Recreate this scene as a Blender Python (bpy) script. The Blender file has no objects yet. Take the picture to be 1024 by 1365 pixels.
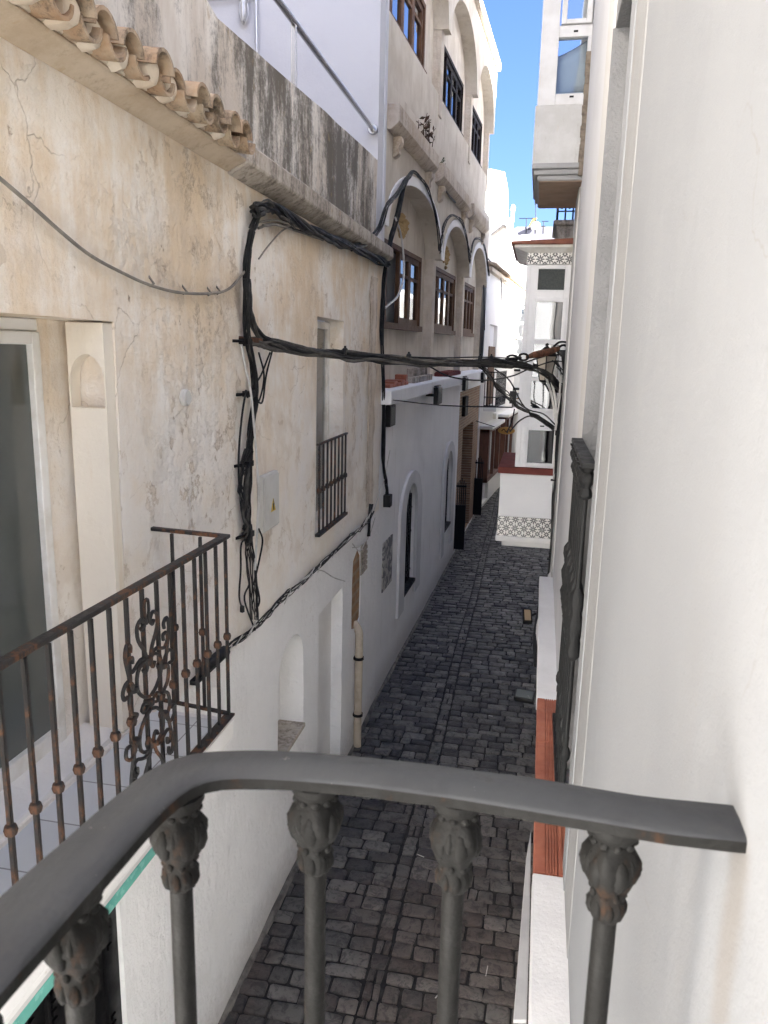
import bpy, math, random
from mathutils import Vector, Matrix, noise
from mathutils.geometry import delaunay_2d_cdt
random.seed(11)
SC = bpy.context.scene
COL = SC.collection
rad = math.radians
H = 5.0
F = 1011.4
CAMX = Vector((0.98004, 0.19749, 0.02275))      # camera right in world axes
CAMD = Vector((0.06241, -0.19702, -0.97841))    # camera down
CAMF = Vector((-0.18875, 0.96030, -0.20541))    # camera forward
EYE = Vector((0, 0, H))

def ray(px, py):
    return CAMX*(px-512) + CAMD*(py-682.5) + CAMF*F
def atx(p, x):
    d = ray(*p); return EYE + d*(x/d.x)
def aty(p, y):
    d = ray(*p); return EYE + d*(y/d.y)
def atz(p, z):
    d = ray(*p); return EYE + d*((z-H)/d.z)
def atl(p, a, b):
    "vertical plane x = a + b*y"
    d = ray(*p); return EYE + d*(a/(d.x-b*d.y))
def plane2(p0, p1):
    b = (p1[0]-p0[0])/(p1[1]-p0[1]); return (p0[0]-b*p0[1], b)

# ------------------------------------------------------------------ materials
class N:
    def __init__(s, name):
        s.m = bpy.data.materials.new(name); s.m.use_nodes = True
        s.t = s.m.node_tree; s.t.nodes.clear()
        s.out = s.n('ShaderNodeOutputMaterial')
        s.tc = s.n('ShaderNodeTexCoord')
    def n(s, typ, **kw):
        x = s.t.nodes.new(typ)
        for k, v in kw.items(): setattr(x, k, v)
        return x
    def l(s, a, b): s.t.links.new(a, b)
    def coord(s, sc=(1, 1, 1), off=(0, 0, 0)):
        mp = s.n('ShaderNodeMapping')
        s.l(s.tc.outputs['Object'], mp.inputs[0])
        mp.inputs['Scale'].default_value = sc; mp.inputs['Location'].default_value = off
        return mp.outputs[0]
    def noise(s, scale, stretch=(1, 1, 1), detail=6, rough=.6, off=(0, 0, 0), dist=0):
        t = s.n('ShaderNodeTexNoise'); s.l(s.coord(stretch, off), t.inputs['Vector'])
        t.inputs['Scale'].default_value = scale; t.inputs['Detail'].default_value = detail
        t.inputs['Roughness'].default_value = rough; t.inputs['Distortion'].default_value = dist
        return t.outputs[0]
    def ramp(s, v, lo, hi, a=0., b=1.):
        r = s.n('ShaderNodeMapRange'); r.interpolation_type = 'SMOOTHSTEP'
        s.l(v, r.inputs[0])
        r.inputs[1].default_value = lo; r.inputs[2].default_value = hi
        r.inputs[3].default_value = a; r.inputs[4].default_value = b
        return r.outputs[0]
    def math(s, op, a, b=None):
        m = s.n('ShaderNodeMath', operation=op)
        for i, x in enumerate((a, b)):
            if x is None: continue
            if isinstance(x, (int, float)): m.inputs[i].default_value = x
            else: s.l(x, m.inputs[i])
        return m.outputs[0]
    def axis(s, k):
        x = s.n('ShaderNodeSeparateXYZ'); s.l(s.tc.outputs['Object'], x.inputs[0]); return x.outputs[k]
    def mix(s, fac, a, b):
        m = s.n('ShaderNodeMix', data_type='RGBA')
        if isinstance(fac, (int, float)): m.inputs[0].default_value = fac
        else: s.l(fac, m.inputs[0])
        for i, x in ((6, a), (7, b)):
            if isinstance(x, tuple): m.inputs[i].default_value = (*x, 1)
            else: s.l(x, m.inputs[i])
        return m.outputs[2]
    def crack(s, scale, width, mask=None, off=(0, 0, 0)):
        w = s.n('ShaderNodeTexNoise'); s.l(s.coord((1, 1, 1), off), w.inputs['Vector'])
        w.inputs['Scale'].default_value = 3; w.inputs['Detail'].default_value = 5
        add = s.n('ShaderNodeVectorMath', operation='MULTIPLY_ADD')
        s.l(w.outputs['Color'], add.inputs[0]); add.inputs[1].default_value = (.5, .5, .5)
        s.l(s.coord((1, 1, 1), off), add.inputs[2])
        v = s.n('ShaderNodeTexVoronoi', feature='DISTANCE_TO_EDGE'); s.l(add.outputs[0], v.inputs['Vector'])
        v.inputs['Scale'].default_value = scale
        c = s.ramp(v.outputs[0], 0, width, 1, 0)
        return s.math('MULTIPLY', c, mask) if mask is not None else c
    def finish(s, col, rough=.8, heights=(), metallic=0., spec=.35, **kw):
        b = s.n('ShaderNodeBsdfPrincipled')
        if isinstance(col, tuple): b.inputs['Base Color'].default_value = (*col, 1)
        else: s.l(col, b.inputs['Base Color'])
        if isinstance(rough, (int, float)): b.inputs['Roughness'].default_value = rough
        else: s.l(rough, b.inputs['Roughness'])
        b.inputs['Metallic'].default_value = metallic
        b.inputs['Specular IOR Level'].default_value = spec
        last = None
        for h, dist in heights:
            bp = s.n('ShaderNodeBump'); bp.inputs['Strength'].default_value = 1; bp.inputs['Distance'].default_value = dist
            s.l(h, bp.inputs['Height'])
            if last is not None: s.l(last, bp.inputs['Normal'])
            last = bp.outputs[0]
        if last is not None: s.l(last, b.inputs['Normal'])
        s.l(b.outputs[0], s.out.inputs[0])
        return s.m

def simple(name, col, col2=None, scale=8., rough=.6, bump=.001, bscale=40., metallic=0., spec=.4, lo=.4, hi=.65, stretch=(1, 1, 1)):
    m = N(name)
    c = col if col2 is None else m.mix(m.ramp(m.noise(scale, stretch), lo, hi), col, col2)
    r = m.ramp(m.noise(scale*2.3, off=(7, 3, 1)), .3, .7, max(.05, rough-.12), min(1, rough+.12))
    return m.finish(c, r, [(m.noise(bscale), bump)] if bump else (), metallic, spec)

def plaster_old():
    m = N('old_plaster')
    y, z = m.axis(1), m.axis(2)
    big = m.noise(.9, detail=8, rough=.65)
    med = m.noise(3.2, detail=8, rough=.7, off=(3, 1, 5))
    fine = m.noise(14, detail=8, rough=.7, off=(9, 2, 2))
    streak = m.noise(5, (1, 1.6, .16), detail=7, rough=.65, off=(1, 4, 0))
    c = m.mix(m.ramp(med, .35, .7), (.90, .86, .80), (.85, .785, .69))
    # ochre weathering, strongest in the upper storey near the eave
    zmask = m.ramp(z, 3.2, 5.5); ymask = m.ramp(y, 9.8, 5.2)
    och = m.math('MULTIPLY', m.ramp(m.math('ADD', big, m.math('MULTIPLY', streak, .35)), .56, .80), m.math('MULTIPLY', zmask, m.math('ADD', m.math('MULTIPLY', ymask, .6), .4)))
    c = m.mix(m.math('MULTIPLY', och, .9), c, (.72, .575, .40))
    och2 = m.math('MULTIPLY', m.ramp(m.noise(2.1, (1, 1, .6), detail=9, rough=.7, off=(5, 5, 1)), .52, .68), zmask)
    c = m.mix(m.math('MULTIPLY', och2, .7), c, (.75, .61, .44))
    # vertical rust streaks below the beam
    st = m.math('MULTIPLY', m.ramp(streak, .5, .68), m.math('MULTIPLY', m.ramp(z, 4.9, 6.1), m.ramp(y, 4.2, 6.0)))
    c = m.mix(m.math('MULTIPLY', st, .7), c, (.53, .40, .26))
    # bare grey-brown patches where the paint fell off
    pm = m.noise(1.7, detail=9, rough=.62, off=(2, 8, 3))
    patch = m.math('MULTIPLY', m.math('MAXIMUM', m.ramp(pm, .625, .645), m.math('MULTIPLY', m.ramp(pm, .53, .60), .35)), m.ramp(z, 2.7, 3.2))
    c = m.mix(m.math('MULTIPLY', patch, .75), c, (.60, .50, .39))
    pm2 = m.math('MULTIPLY', m.ramp(m.noise(7, (1, 1, .7), detail=9, rough=.7, off=(12, 8, 3)), .66, .68), m.ramp(z, 2.7, 3.2))
    c = m.mix(m.math('MULTIPLY', pm2, .8), c, (.42, .32, .23))
    # pinkish-grey repainted zone
    grey = m.math('MULTIPLY', m.ramp(m.noise(.8, off=(20, 0, 0)), .45, .6), m.ramp(z, 5.2, 4.2))
    c = m.mix(m.math('MULTIPLY', grey, .6), c, (.84, .82, .80))
    # whitewashed storey below the cable line
    zz = m.math('ADD', z, m.math('MULTIPLY', m.noise(2.2, off=(0, 9, 0)), .22))
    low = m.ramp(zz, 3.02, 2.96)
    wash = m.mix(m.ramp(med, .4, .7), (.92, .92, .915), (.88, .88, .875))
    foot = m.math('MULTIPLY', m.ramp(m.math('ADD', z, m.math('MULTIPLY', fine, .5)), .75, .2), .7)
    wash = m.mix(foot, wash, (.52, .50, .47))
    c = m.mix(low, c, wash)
    cr = m.crack(1.3, .007, m.math('MULTIPLY', m.ramp(m.noise(1.1, off=(4, 4, 4)), .5, .62), m.ramp(z, 2.9, 3.1)))
    cr2 = m.crack(3.2, .012, m.ramp(m.noise(1.6, off=(14, 4, 9)), .58, .64), (3, 3, 3))
    crk = m.math('MAXIMUM', cr, m.math('MULTIPLY', cr2, .6))
    c = m.mix(m.math('MULTIPLY', crk, .42), c, (.36, .27, .19))
    hi = m.math('SUBTRACT', m.math('SUBTRACT', m.math('MULTIPLY', med, .6), m.math('MULTIPLY', patch, .14)), m.math('ADD', m.math('MULTIPLY', crk, .12), m.math('MULTIPLY', pm2, .12)))
    flk = m.ramp(m.noise(5.5, detail=10, rough=.75, off=(31, 3, 7)), .50, .60)
    flk = m.math('MULTIPLY', flk, m.ramp(m.noise(.9, off=(7, 31, 2)), .42, .58))
    fl2 = m.noise(4.2, (1, 1, .75), detail=11, rough=.74, off=(51, 7, 3))
    zone = m.math('MULTIPLY', m.ramp(m.noise(.75, off=(3, 17, 9)), .46, .60), m.ramp(z, 3.0, 3.6))
    rim = m.math('MULTIPLY', m.math('MULTIPLY', m.ramp(fl2, .555, .575), m.ramp(fl2, .605, .578)), zone)
    inn = m.math('MULTIPLY', m.ramp(fl2, .575, .585), zone)
    c = m.mix(m.math('MULTIPLY', inn, .55), c, (.68, .58, .46))
    c = m.mix(m.math('MULTIPLY', rim, .45), c, (.40, .29, .19))
    hi = m.math('SUBTRACT', hi, m.math('MULTIPLY', inn, .10))
    spk = m.ramp(m.noise(26, detail=7, rough=.8, off=(3, 13, 4)), .66, .72)
    c = m.mix(m.math('MULTIPLY', m.math('MULTIPLY', spk, .35), m.ramp(z, 2.95, 3.1)), c, (.45, .34, .23))
    c = m.mix(m.math('MULTIPLY', flk, .16), c, (.93, .91, .88))
    bl = m.noise(9, (1, 1.3, .8), detail=7, rough=.62, off=(11, 5, 8), dist=.6)
    bl = m.math('MULTIPLY', bl, m.ramp(z, 3.3, 2.5, .35, 1))
    stn = m.math('MULTIPLY', m.ramp(m.noise(2.4, (1, 1, .45), detail=9, rough=.72, off=(41, 3, 3)), .54, .70), m.ramp(z, 2.9, 3.2))
    c = m.mix(m.math('MULTIPLY', stn, .55), c, (.60, .51, .41))
    return m.finish(c, .88, [(bl, .020), (hi, .030), (flk, .0032), (fine, .010), (m.noise(60, off=(1, 1, 1)), .003)], spec=.2)

def plaster_white(name, c0=(.82, .815, .80), c1=(.74, .73, .71), dirt=(.5, .46, .40), dlo=.62, dhi=.8, b=.004, sc=1.6, streaky=.3, foot=False):
    m = N(name)
    med = m.noise(sc, detail=8, rough=.65)
    fine = m.noise(45, detail=6, rough=.7)
    c = m.mix(m.ramp(med, .38, .68), c0, c1)
    st = m.ramp(m.noise(5, (1.4, 1.4, .18), detail=7, rough=.65, off=(3, 3, 3)), dlo, dhi)
    c = m.mix(m.math('MULTIPLY', st, streaky), c, dirt)
    sp = m.ramp(m.noise(22, detail=5, off=(6, 2, 1)), .7, .76)
    c = m.mix(m.math('MULTIPLY', sp, .35), c, dirt)
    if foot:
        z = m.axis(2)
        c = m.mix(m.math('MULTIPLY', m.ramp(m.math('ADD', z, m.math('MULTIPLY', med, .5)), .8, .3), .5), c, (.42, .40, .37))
    return m.finish(c, .85, [(m.noise(6, detail=4, off=(2, 2, 2)), b*2.2), (fine, b)], spec=.22)

def concrete_dirty(name, c0, c1, dark, amt=.9, lo=.42, hi=.62, zlo=None, zhi=None, bb=.006):
    m = N(name)
    st = m.noise(6, (1.2, 1.2, .14), detail=10, rough=.72)
    blot = m.noise(2.2, detail=9, rough=.7, off=(4, 1, 1))
    fine = m.noise(30, detail=8, rough=.75, off=(1, 7, 2))
    c = m.mix(m.ramp(blot, .38, .64), c0, c1)
    k = m.math('ADD', m.math('MULTIPLY', st, .6), m.math('MULTIPLY', fine, .4))
    mask = m.ramp(k, lo, hi)
    if zlo is not None:
        mask = m.math('MULTIPLY', mask, m.ramp(m.math('ADD', m.axis(2), m.math('MULTIPLY', blot, .5)), zlo, zhi))
    c = m.mix(m.math('MULTIPLY', mask, amt), c, dark)
    c = m.mix(m.math('MULTIPLY', m.ramp(m.noise(9, (1, 1, .5), off=(8, 8, 8)), .62, .7), .5), c, (.44, .32, .20))
    return m.finish(c, .9, [(blot, bb), (fine, bb*.5)], spec=.2)

def rust(name, c0=(.020, .019, .0185), c1=(.145, .066, .032), lo=.49, hi=.64, rough=.6, sc=14, spec=.4):
    m = N(name)
    a = m.noise(sc, (1, 1, .5), detail=8, rough=.7)
    c = m.mix(m.ramp(a, lo, hi), c0, c1)
    return m.finish(c, m.ramp(a, .3, .7, rough-.15, rough+.2), [(m.noise(90, detail=6), .0015), (m.noise(25, detail=4), .0015)], spec=spec)

def glass(name, tint=(.9, .95, .95), refl=.25):
    m = N(name)
    tr = m.n('ShaderNodeBsdfTransparent'); tr.inputs[0].default_value = (*tint, 1)
    gl = m.n('ShaderNodeBsdfGlossy'); gl.inputs['Roughness'].default_value = .02
    fr = m.n('ShaderNodeFresnel'); fr.inputs[0].default_value = 1.5
    f = m.math('ADD', m.math('MULTIPLY', fr.outputs[0], 1.2), refl)
    bp = m.n('ShaderNodeBump'); bp.inputs['Distance'].default_value = .004; bp.inputs['Strength'].default_value = .3
    m.l(m.noise(2.5, detail=1), bp.inputs['Height']); m.l(bp.outputs[0], gl.inputs['Normal'])
    mx = m.n('ShaderNodeMixShader'); m.l(f, mx.inputs[0]); m.l(tr.outputs[0], mx.inputs[1]); m.l(gl.outputs[0], mx.inputs[2])
    m.l(mx.outputs[0], m.out.inputs[0])
    return m.m

def tile_frieze():
    "white glazed tiles with a black star-and-lattice print"
    m = N('patterned_tile')
    x = m.n('ShaderNodeSeparateXYZ'); m.l(m.tc.outputs['Object'], x.inputs[0])
    S = 1/.112
    u = m.math('ADD', m.math('MULTIPLY', m.math('ADD', x.outputs[0], x.outputs[1]), S), 100.0); v = m.math('ADD', m.math('MULTIPLY', x.outputs[2], S), 100.0)
    fu = m.math('SUBTRACT', m.math('FRACT', u), .5); fv = m.math('SUBTRACT', m.math('FRACT', v), .5)
    au = m.math('ABSOLUTE', fu); av = m.math('ABSOLUTE', fv)
    r = m.math('SQRT', m.math('ADD', m.math('MULTIPLY', fu, fu), m.math('MULTIPLY', fv, fv)))
    ang = m.math('ARCTAN2', fv, fu)
    pet = m.math('ABSOLUTE', m.math('COSINE', m.math('MULTIPLY', ang, 4.0)))
    star = m.math('MULTIPLY', m.math('LESS_THAN', r, m.math('ADD', m.math('MULTIPLY', pet, .38), .08)), m.math('GREATER_THAN', r, .07))
    cu = m.math('SUBTRACT', .5, au); cv = m.math('SUBTRACT', .5, av)
    rc = m.math('ADD', cu, cv)
    dia = m.math('MULTIPLY', m.math('LESS_THAN', rc, .30), m.math('GREATER_THAN', rc, .12))
    k = m.math('MAXIMUM', star, dia)
    g = m.math('MAXIMUM', m.math('GREATER_THAN', au, .485), m.math('GREATER_THAN', av, .485))
    c = m.mix(m.math('MULTIPLY', k, .95), (.74, .73, .69), (.03, .03, .035))
    c = m.mix(m.math('MULTIPLY', g, .5), c, (.45, .44, .42))
    return m.finish(c, .25, [(m.noise(30), .001)], spec=.5)

def mosaic_panel():
    m = N('mosaic_plaque')
    v = m.n('ShaderNodeTexVoronoi'); m.l(m.coord(), v.inputs['Vector']); v.inputs['Scale'].default_value = 16
    sep = m.n('ShaderNodeSeparateColor'); m.l(v.outputs['Color'], sep.inputs[0])
    c = m.mix(m.ramp(sep.outputs[0], .45, .55), (.50, .48, .45), (.16, .16, .17))
    return m.finish(c, .5, [(v.outputs['Distance'], .004)])

def bricks(name, c1, c2, mortar, s=1.0):
    m = N(name)
    x = m.n('ShaderNodeSeparateXYZ'); m.l(m.tc.outputs['Object'], x.inputs[0])
    cb = m.n('ShaderNodeCombineXYZ'); m.l(x.outputs[1], cb.inputs[0]); m.l(x.outputs[2], cb.inputs[1])
    b = m.n('ShaderNodeTexBrick'); m.l(cb.outputs[0], b.inputs['Vector'])
    b.inputs['Color1'].default_value = (*c1, 1); b.inputs['Color2'].default_value = (*c2, 1); b.inputs['Mortar'].default_value = (*mortar, 1)
    b.inputs['Scale'].default_value = s; b.inputs['Brick Width'].default_value = .25; b.inputs['Row Height'].default_value = .075
    b.inputs['Mortar Size'].default_value = .012
    c = m.mix(m.ramp(m.noise(9), .4, .7, 0, .4), b.outputs[0], (.12, .08, .06))
    h = m.math('SUBTRACT', 1.0, b.outputs['Fac'])
    return m.finish(c, .85, [(h, .008), (m.noise(40), .003)])

def street_mat():
    m = N('worn_setts')
    at = m.n('ShaderNodeAttribute', attribute_name='tint')
    t = at.outputs['Fac']
    c = m.mix(m.ramp(t, 0, 1), (.052, .051, .049), (.185, .176, .162))
    red = m.math('MULTIPLY', m.ramp(m.noise(.55, off=(3, 0, 0)), .40, .6), m.ramp(m.axis(1), 10, 5))
    c = m.mix(m.math('MULTIPLY', red, .45), c, (.125, .083, .066))
    c = m.mix(m.ramp(m.noise(3.2, detail=9, rough=.75), .5, .72, 0, .6), c, (.018, .018, .020))
    c = m.mix(m.ramp(m.noise(17, detail=9, rough=.82, off=(2, 2, 2)), .54, .72, 0, .6), c, (.17, .163, .155))
    cem = m.ramp(m.noise(.8, detail=8, rough=.7, off=(17, 2, 6)), .60, .66, 0, .75)
    c = m.mix(cem, c, (.060, .057, .053))
    c = m.mix(m.ramp(m.noise(70, detail=2, off=(8, 2, 2)), .775, .79, 0, .6), c, (.5, .49, .47))
    r = m.ramp(m.noise(4, detail=8, off=(5, 5, 5)), .35, .65, .36, .7)
    rip = m.noise(11, detail=9, rough=.72, dist=1.2)
    c = m.mix(m.ramp(rip, .40, .52, .55, 0), c, (.014, .014, .016))
    return m.finish(c, r, [(rip, .013), (m.noise(60, detail=6), .004)], spec=.33)

M = {}
M['plaster'] = plaster_old()
M['white'] = plaster_white('white_plaster', (.87, .865, .855), (.81, .80, .785), foot=True)
def near_wall_mat():
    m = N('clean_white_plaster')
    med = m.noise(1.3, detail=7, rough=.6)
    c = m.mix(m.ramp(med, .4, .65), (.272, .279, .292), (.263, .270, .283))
    pt = m.ramp(m.noise(1.9, (1, 1, .7), detail=3, off=(8, 1, 5)), .54, .56)
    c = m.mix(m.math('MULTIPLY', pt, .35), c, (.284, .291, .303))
    dr = m.ramp(m.noise(2.6, (1, 1, .12), detail=7, rough=.6, off=(3, 3, 3)), .60, .78)
    c = m.mix(m.math('MULTIPLY', dr, .10), c, (.26, .225, .18))
    sp = m.ramp(m.noise(38, detail=5, off=(6, 2, 1)), .70, .75)
    c = m.mix(m.math('MULTIPLY', sp, .4), c, (.23, .20, .165))
    sm = m.ramp(m.noise(4.2, detail=7, rough=.7, off=(1, 9, 4)), .62, .72)
    c = m.mix(m.math('MULTIPLY', sm, .10), c, (.27, .245, .215))
    yy, zl_ = m.axis(1), m.axis(2)
    wv = m.math('MULTIPLY', m.math('SUBTRACT', m.noise(6, (1, .2, 1), off=(5, 5, 5)), .5), .06)
    band_ = m.ramp(m.math('ABSOLUTE', m.math('ADD', m.math('ADD', yy, 2.20), wv)), .012, .055, 1, 0)
    fall = m.math('MULTIPLY', m.ramp(zl_, 3.75, 4.40), m.ramp(zl_, 4.52, 4.47))
    c = m.mix(m.math('MULTIPLY', m.math('MULTIPLY', band_, fall), .32), c, (.17, .125, .075))
    ck = m.crack(.9, .0035, m.ramp(m.noise(.8, off=(2, 7, 4)), .5, .6), (5, 1, 2))
    c = m.mix(m.math('MULTIPLY', ck, .35), c, (.20, .18, .16))
    tr = m.noise(9, (1, 1, .85), detail=4, rough=.5, dist=.8, off=(2, 2, 2))
    return m.finish(c, .8, [(m.math('ADD', m.math('MULTIPLY', tr, .5), m.math('MULTIPLY', pt, .10)), .003), (m.noise(85, detail=6, rough=.75), .0022), (m.noise(240, detail=3), .0006)], spec=.2)
M['white_clean'] = near_wall_mat()
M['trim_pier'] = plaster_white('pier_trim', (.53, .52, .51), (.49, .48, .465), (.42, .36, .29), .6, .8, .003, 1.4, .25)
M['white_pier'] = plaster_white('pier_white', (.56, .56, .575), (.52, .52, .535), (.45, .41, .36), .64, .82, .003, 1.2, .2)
M['white_bay'] = plaster_white('bright_white_plaster', (.86, .86, .86), (.82, .82, .82), (.62, .56, .48), .66, .82, .0025, 1.2, .18)
M['trim_bay'] = plaster_white('bright_trim', (.82, .81, .79), (.78, .765, .74), (.62, .52, .40), .66, .82, .002, 1.5, .25)
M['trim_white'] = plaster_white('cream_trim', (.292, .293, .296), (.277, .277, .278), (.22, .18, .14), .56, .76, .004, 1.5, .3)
M['shade_grey_render'] = plaster_white('shaded_white_render', (.265, .265, .272), (.225, .225, .232), (.18, .175, .17), .66, .8, .014, 3, .15)  # white render darkened to grey: shade of the window recess put into the colour
M['rough_white'] = plaster_white('rough_white_render', (.70, .70, .705), (.64, .64, .645), (.5, .48, .46), .62, .8, .004, 3, .15)
M['lav'] = plaster_white('gable_white', (.66, .66, .685), (.62, .62, .65), (.58, .57, .57), .60, .82, .003, 1.1, .25)
M['cream'] = plaster_white('cream_render', (.64, .585, .50), (.53, .47, .385), (.42, .35, .27), .50, .72, .006, 1.5, .6)
M['stucco'] = plaster_white('rough_stucco', (.68, .61, .52), (.60, .52, .42), (.38, .31, .24), .5, .7, .02, 5, .5)
M['bwhite'] = plaster_white('house_white', (.91, .91, .91), (.86, .86, .86), (.48, .44, .40), .56, .74, .005, 1.2, .4, True)
M['far_white'] = plaster_white('far_white', (.74, .73, .71), (.70, .69, .66), (.6, .56, .5), .6, .8, .003, .8, .25)
M['bounce_wall'] = plaster_white('plain_white', (.62, .615, .60), (.57, .565, .55), (.6, .56, .5), .6, .8, .003, .6, .2)
def parapet_mat():
    m = N('lichened_parapet')
    st = m.noise(3.6, (1, 1, .22), detail=11, rough=.74)
    st2 = m.noise(9, (1, 1, .12), detail=9, rough=.7, off=(5, 5, 1))
    blot = m.noise(1.1, (1, 1, .8), detail=8, rough=.65, off=(4, 1, 1))
    fine = m.noise(26, detail=9, rough=.8, off=(1, 7, 2))
    c = m.mix(m.ramp(m.noise(2.6, (1, 1, .3), detail=8, off=(9, 1, 9)), .4, .62), (.86, .82, .75), (.68, .61, .52))
    k = m.math('ADD', m.math('ADD', m.math('MULTIPLY', st, .45), m.math('MULTIPLY', blot, .35)), m.math('MULTIPLY', fine, .25))
    ym = m.math('MULTIPLY', m.ramp(m.axis(1), -.6, .9, -.05, 0), 1.0)
    ye = m.ramp(m.axis(1), 4.6, 3.8, -.05, 0)
    k = m.math('ADD', m.math('ADD', k, ym), ye)
    mask = m.ramp(k, .445, .565)
    c = m.mix(m.math('MULTIPLY', mask, .9), c, (.12, .105, .085))
    c = m.mix(m.math('MULTIPLY', m.ramp(st2, .56, .68), .5), c, (.20, .17, .135))
    c = m.mix(m.math('MULTIPLY', m.ramp(m.noise(7, off=(8, 8, 8)), .62, .72), .45), c, (.46, .33, .17))
    return m.finish(c, .92, [(k, .03), (fine, .008)], spec=.15)
M['parapet'] = parapet_mat()
M['ledge'] = concrete_dirty('grimy_beam', (.52, .47, .41), (.38, .34, .29), (.10, .085, .07), .8, .44, .62)
M['eave'] = concrete_dirty('eave_plaster', (.58, .49, .38), (.47, .375, .27), (.20, .15, .10), .6, .5, .72)
M['corn'] = concrete_dirty('stained_cornice', (.62, .55, .46), (.48, .40, .31), (.22, .165, .115), .7, .46, .64)
M['tile'] = concrete_dirty('weathered_clay_tile', (.43, .355, .265), (.36, .235, .145), (.10, .08, .062), .85, .47, .62, bb=.004)
M['mortar'] = concrete_dirty('lime_mortar', (.70, .63, .53), (.60, .51, .40), (.25, .2, .15), .5, .55, .7)
M['terra'] = simple('terracotta', (.36, .125, .075), (.28, .09, .055), 6, .65, .001, 60)
M['maroon'] = simple('maroon_sill', (.20, .06, .05), (.165, .052, .044), 4, .85, .0008, 50, spec=.08)
M['pvc'] = simple('white_lacquer', (.80, .80, .81), (.76, .76, .775), 3, .35, .0004, 30)
M['pipe_cream'] = simple('aged_pipe', (.56, .49, .39), (.44, .37, .28), 7, .6, .002, 30)
M['door_glass'] = simple('grey_door_glass', (.062, .072, .067), (.080, .088, .083), .8, .05, 0, spec=.9)
M['pvc_oriel'] = simple('oriel_frame', (.58, .58, .585), (.52, .515, .51), 5, .45, .0006, 60)
M['pvc_old'] = simple('old_white_frame', (.78, .77, .74), (.66, .63, .57), 5, .45, .0006, 30)
M['iron'] = rust('rusty_iron')
M['rail'] = rust('painted_rail', (.05, .05, .052), (.06, .06, .06), .45, .75, .42, 8)
def rail_mat():
    m = N('grey_rail_paint')
    c = m.mix(m.ramp(m.noise(6, detail=6), .4, .65), (.036, .038, .041), (.028, .029, .032))
    du = m.ramp(m.noise(22, detail=8, rough=.75, off=(4, 4, 1)), .52, .75)
    c = m.mix(m.math('MULTIPLY', du, .45), c, (.064, .062, .058))
    ch = m.ramp(m.noise(30, detail=5, rough=.65, off=(9, 2, 2)), .68, .70)
    c = m.mix(m.math('MULTIPLY', ch, .8), c, (.20, .19, .18))
    ru = m.ramp(m.noise(15, detail=6, rough=.7, off=(1, 12, 2)), .69, .74)
    c = m.mix(m.math('MULTIPLY', ru, .8), c, (.09, .038, .016))
    br = m.noise(40, (1, .25, 1), detail=4)
    return m.finish(c, m.ramp(du, 0, 1, .55, .75), [(br, .0012), (m.noise(12, detail=4), .003), (ch, -.0006)], spec=.3)
M['railtop'] = rail_mat()
M['cast'] = rust('cast_iron', (.0105, .0102, .0095), (.045, .022, .011), .57, .76, .65, 24, .18)
M['blackiron'] = rust('black_iron', (.008, .008, .009), (.02, .016, .013), .5, .7, .55, 20, .2)
M['charcoal'] = rust('charcoal_iron', (.013, .0135, .014), (.02, .02, .02), .4, .7, .55, 12, .2)
M['rustiron'] = rust('rusted_steel', (.16, .06, .03), (.07, .035, .022), .4, .6, .75, 22)
_st = N('polished_steel'); M['steel'] = _st.finish((.42, .42, .43), .24, (), 1.0)
M['cable'] = simple('black_cable', (.010, .0105, .011), (.024, .024, .025), 7, .55, .0006, 60, spec=.22)
M['dusty'] = simple('dusty_cable', (.04, .038, .036), (.10, .095, .088), 6, .7, .0008, 60, spec=.15)
M['cable_grey'] = simple('grey_cable', (.17, .155, .135), (.26, .235, .20), 9, .6, .0006, 60)
M['cable_white'] = simple('white_conduit', (.60, .59, .57), (.45, .44, .42), 9, .5, .0006, 60)
M['box'] = simple('meter_plastic', (.60, .60, .575), (.54, .53, .505), 4, .5, .0006, 40)
M['wood'] = simple('dark_wood', (.135, .075, .045), (.095, .052, .031), 9, .65, .0015, 40, stretch=(3, 3, .4), spec=.1)
M['wood_red'] = simple('brown_shutter', (.13, .050, .028), (.09, .035, .02), 9, .5, .0015, 40, stretch=(3, 3, .4))
M['wood_black'] = simple('tarred_wood', (.024, .016, .012), (.014, .010, .008), 9, .65, .0015, 40, stretch=(3, 3, .4), spec=.1)
M['dark'] = simple('dark_room', (.012, .012, .013), None, 5, .8, 0)
M['dim'] = simple('dim_room', (.045, .05, .047), (.035, .039, .037), 2, .8, 0)
M['curtain'] = simple('pale_curtain', (.66, .66, .66), (.52, .52, .53), 14, .8, .004, 12, stretch=(6, 6, .2))
M['mesh'] = simple('vent_mesh', (.028, .035, .034), (.05, .058, .055), 60, .5, .003, 160)
M['glass_clear'] = glass('clear_glass', (.93, .95, .96), .02)
M['glass_dark'] = glass('bay_glass', (.5, .53, .53), .06)
M['glass'] = glass('window_glass', (.86, .90, .90), .16)
M['mirror'] = glass('mirror_glass', (.50, .54, .56), .36)
M['win_glass'] = glass('arcade_glass', (.75, .77, .76), .07)
M['lavender'] = simple('lavender_wall', (.125, .125, .152), (.115, .115, .14), 1.5, .85, .002)
M['teal'] = simple('teal_glass_edge', (.20, .56, .48), (.16, .48, .41), 5, .2, 0)
M['sign_white'] = simple('sign_white', (.70, .70, .69), (.64, .64, .63), 3, .4, 0)
M['black'] = simple('black_paint', (.006, .006, .0065), None, 4, .45, 0, spec=.2)
M['floor'] = None
M['brick_floor'] = simple('clay_floor', (.33, .27, .22), (.27, .22, .18), 4, .8, .002)
M['ochre_wall'] = simple('stone_wall', (.20, .19, .175), (.165, .155, .145), 2, .85, .003)
M['wood_wall'] = simple('sandstone_wall', (.20, .17, .135), (.16, .135, .105), 2, .85, .004)
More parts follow.
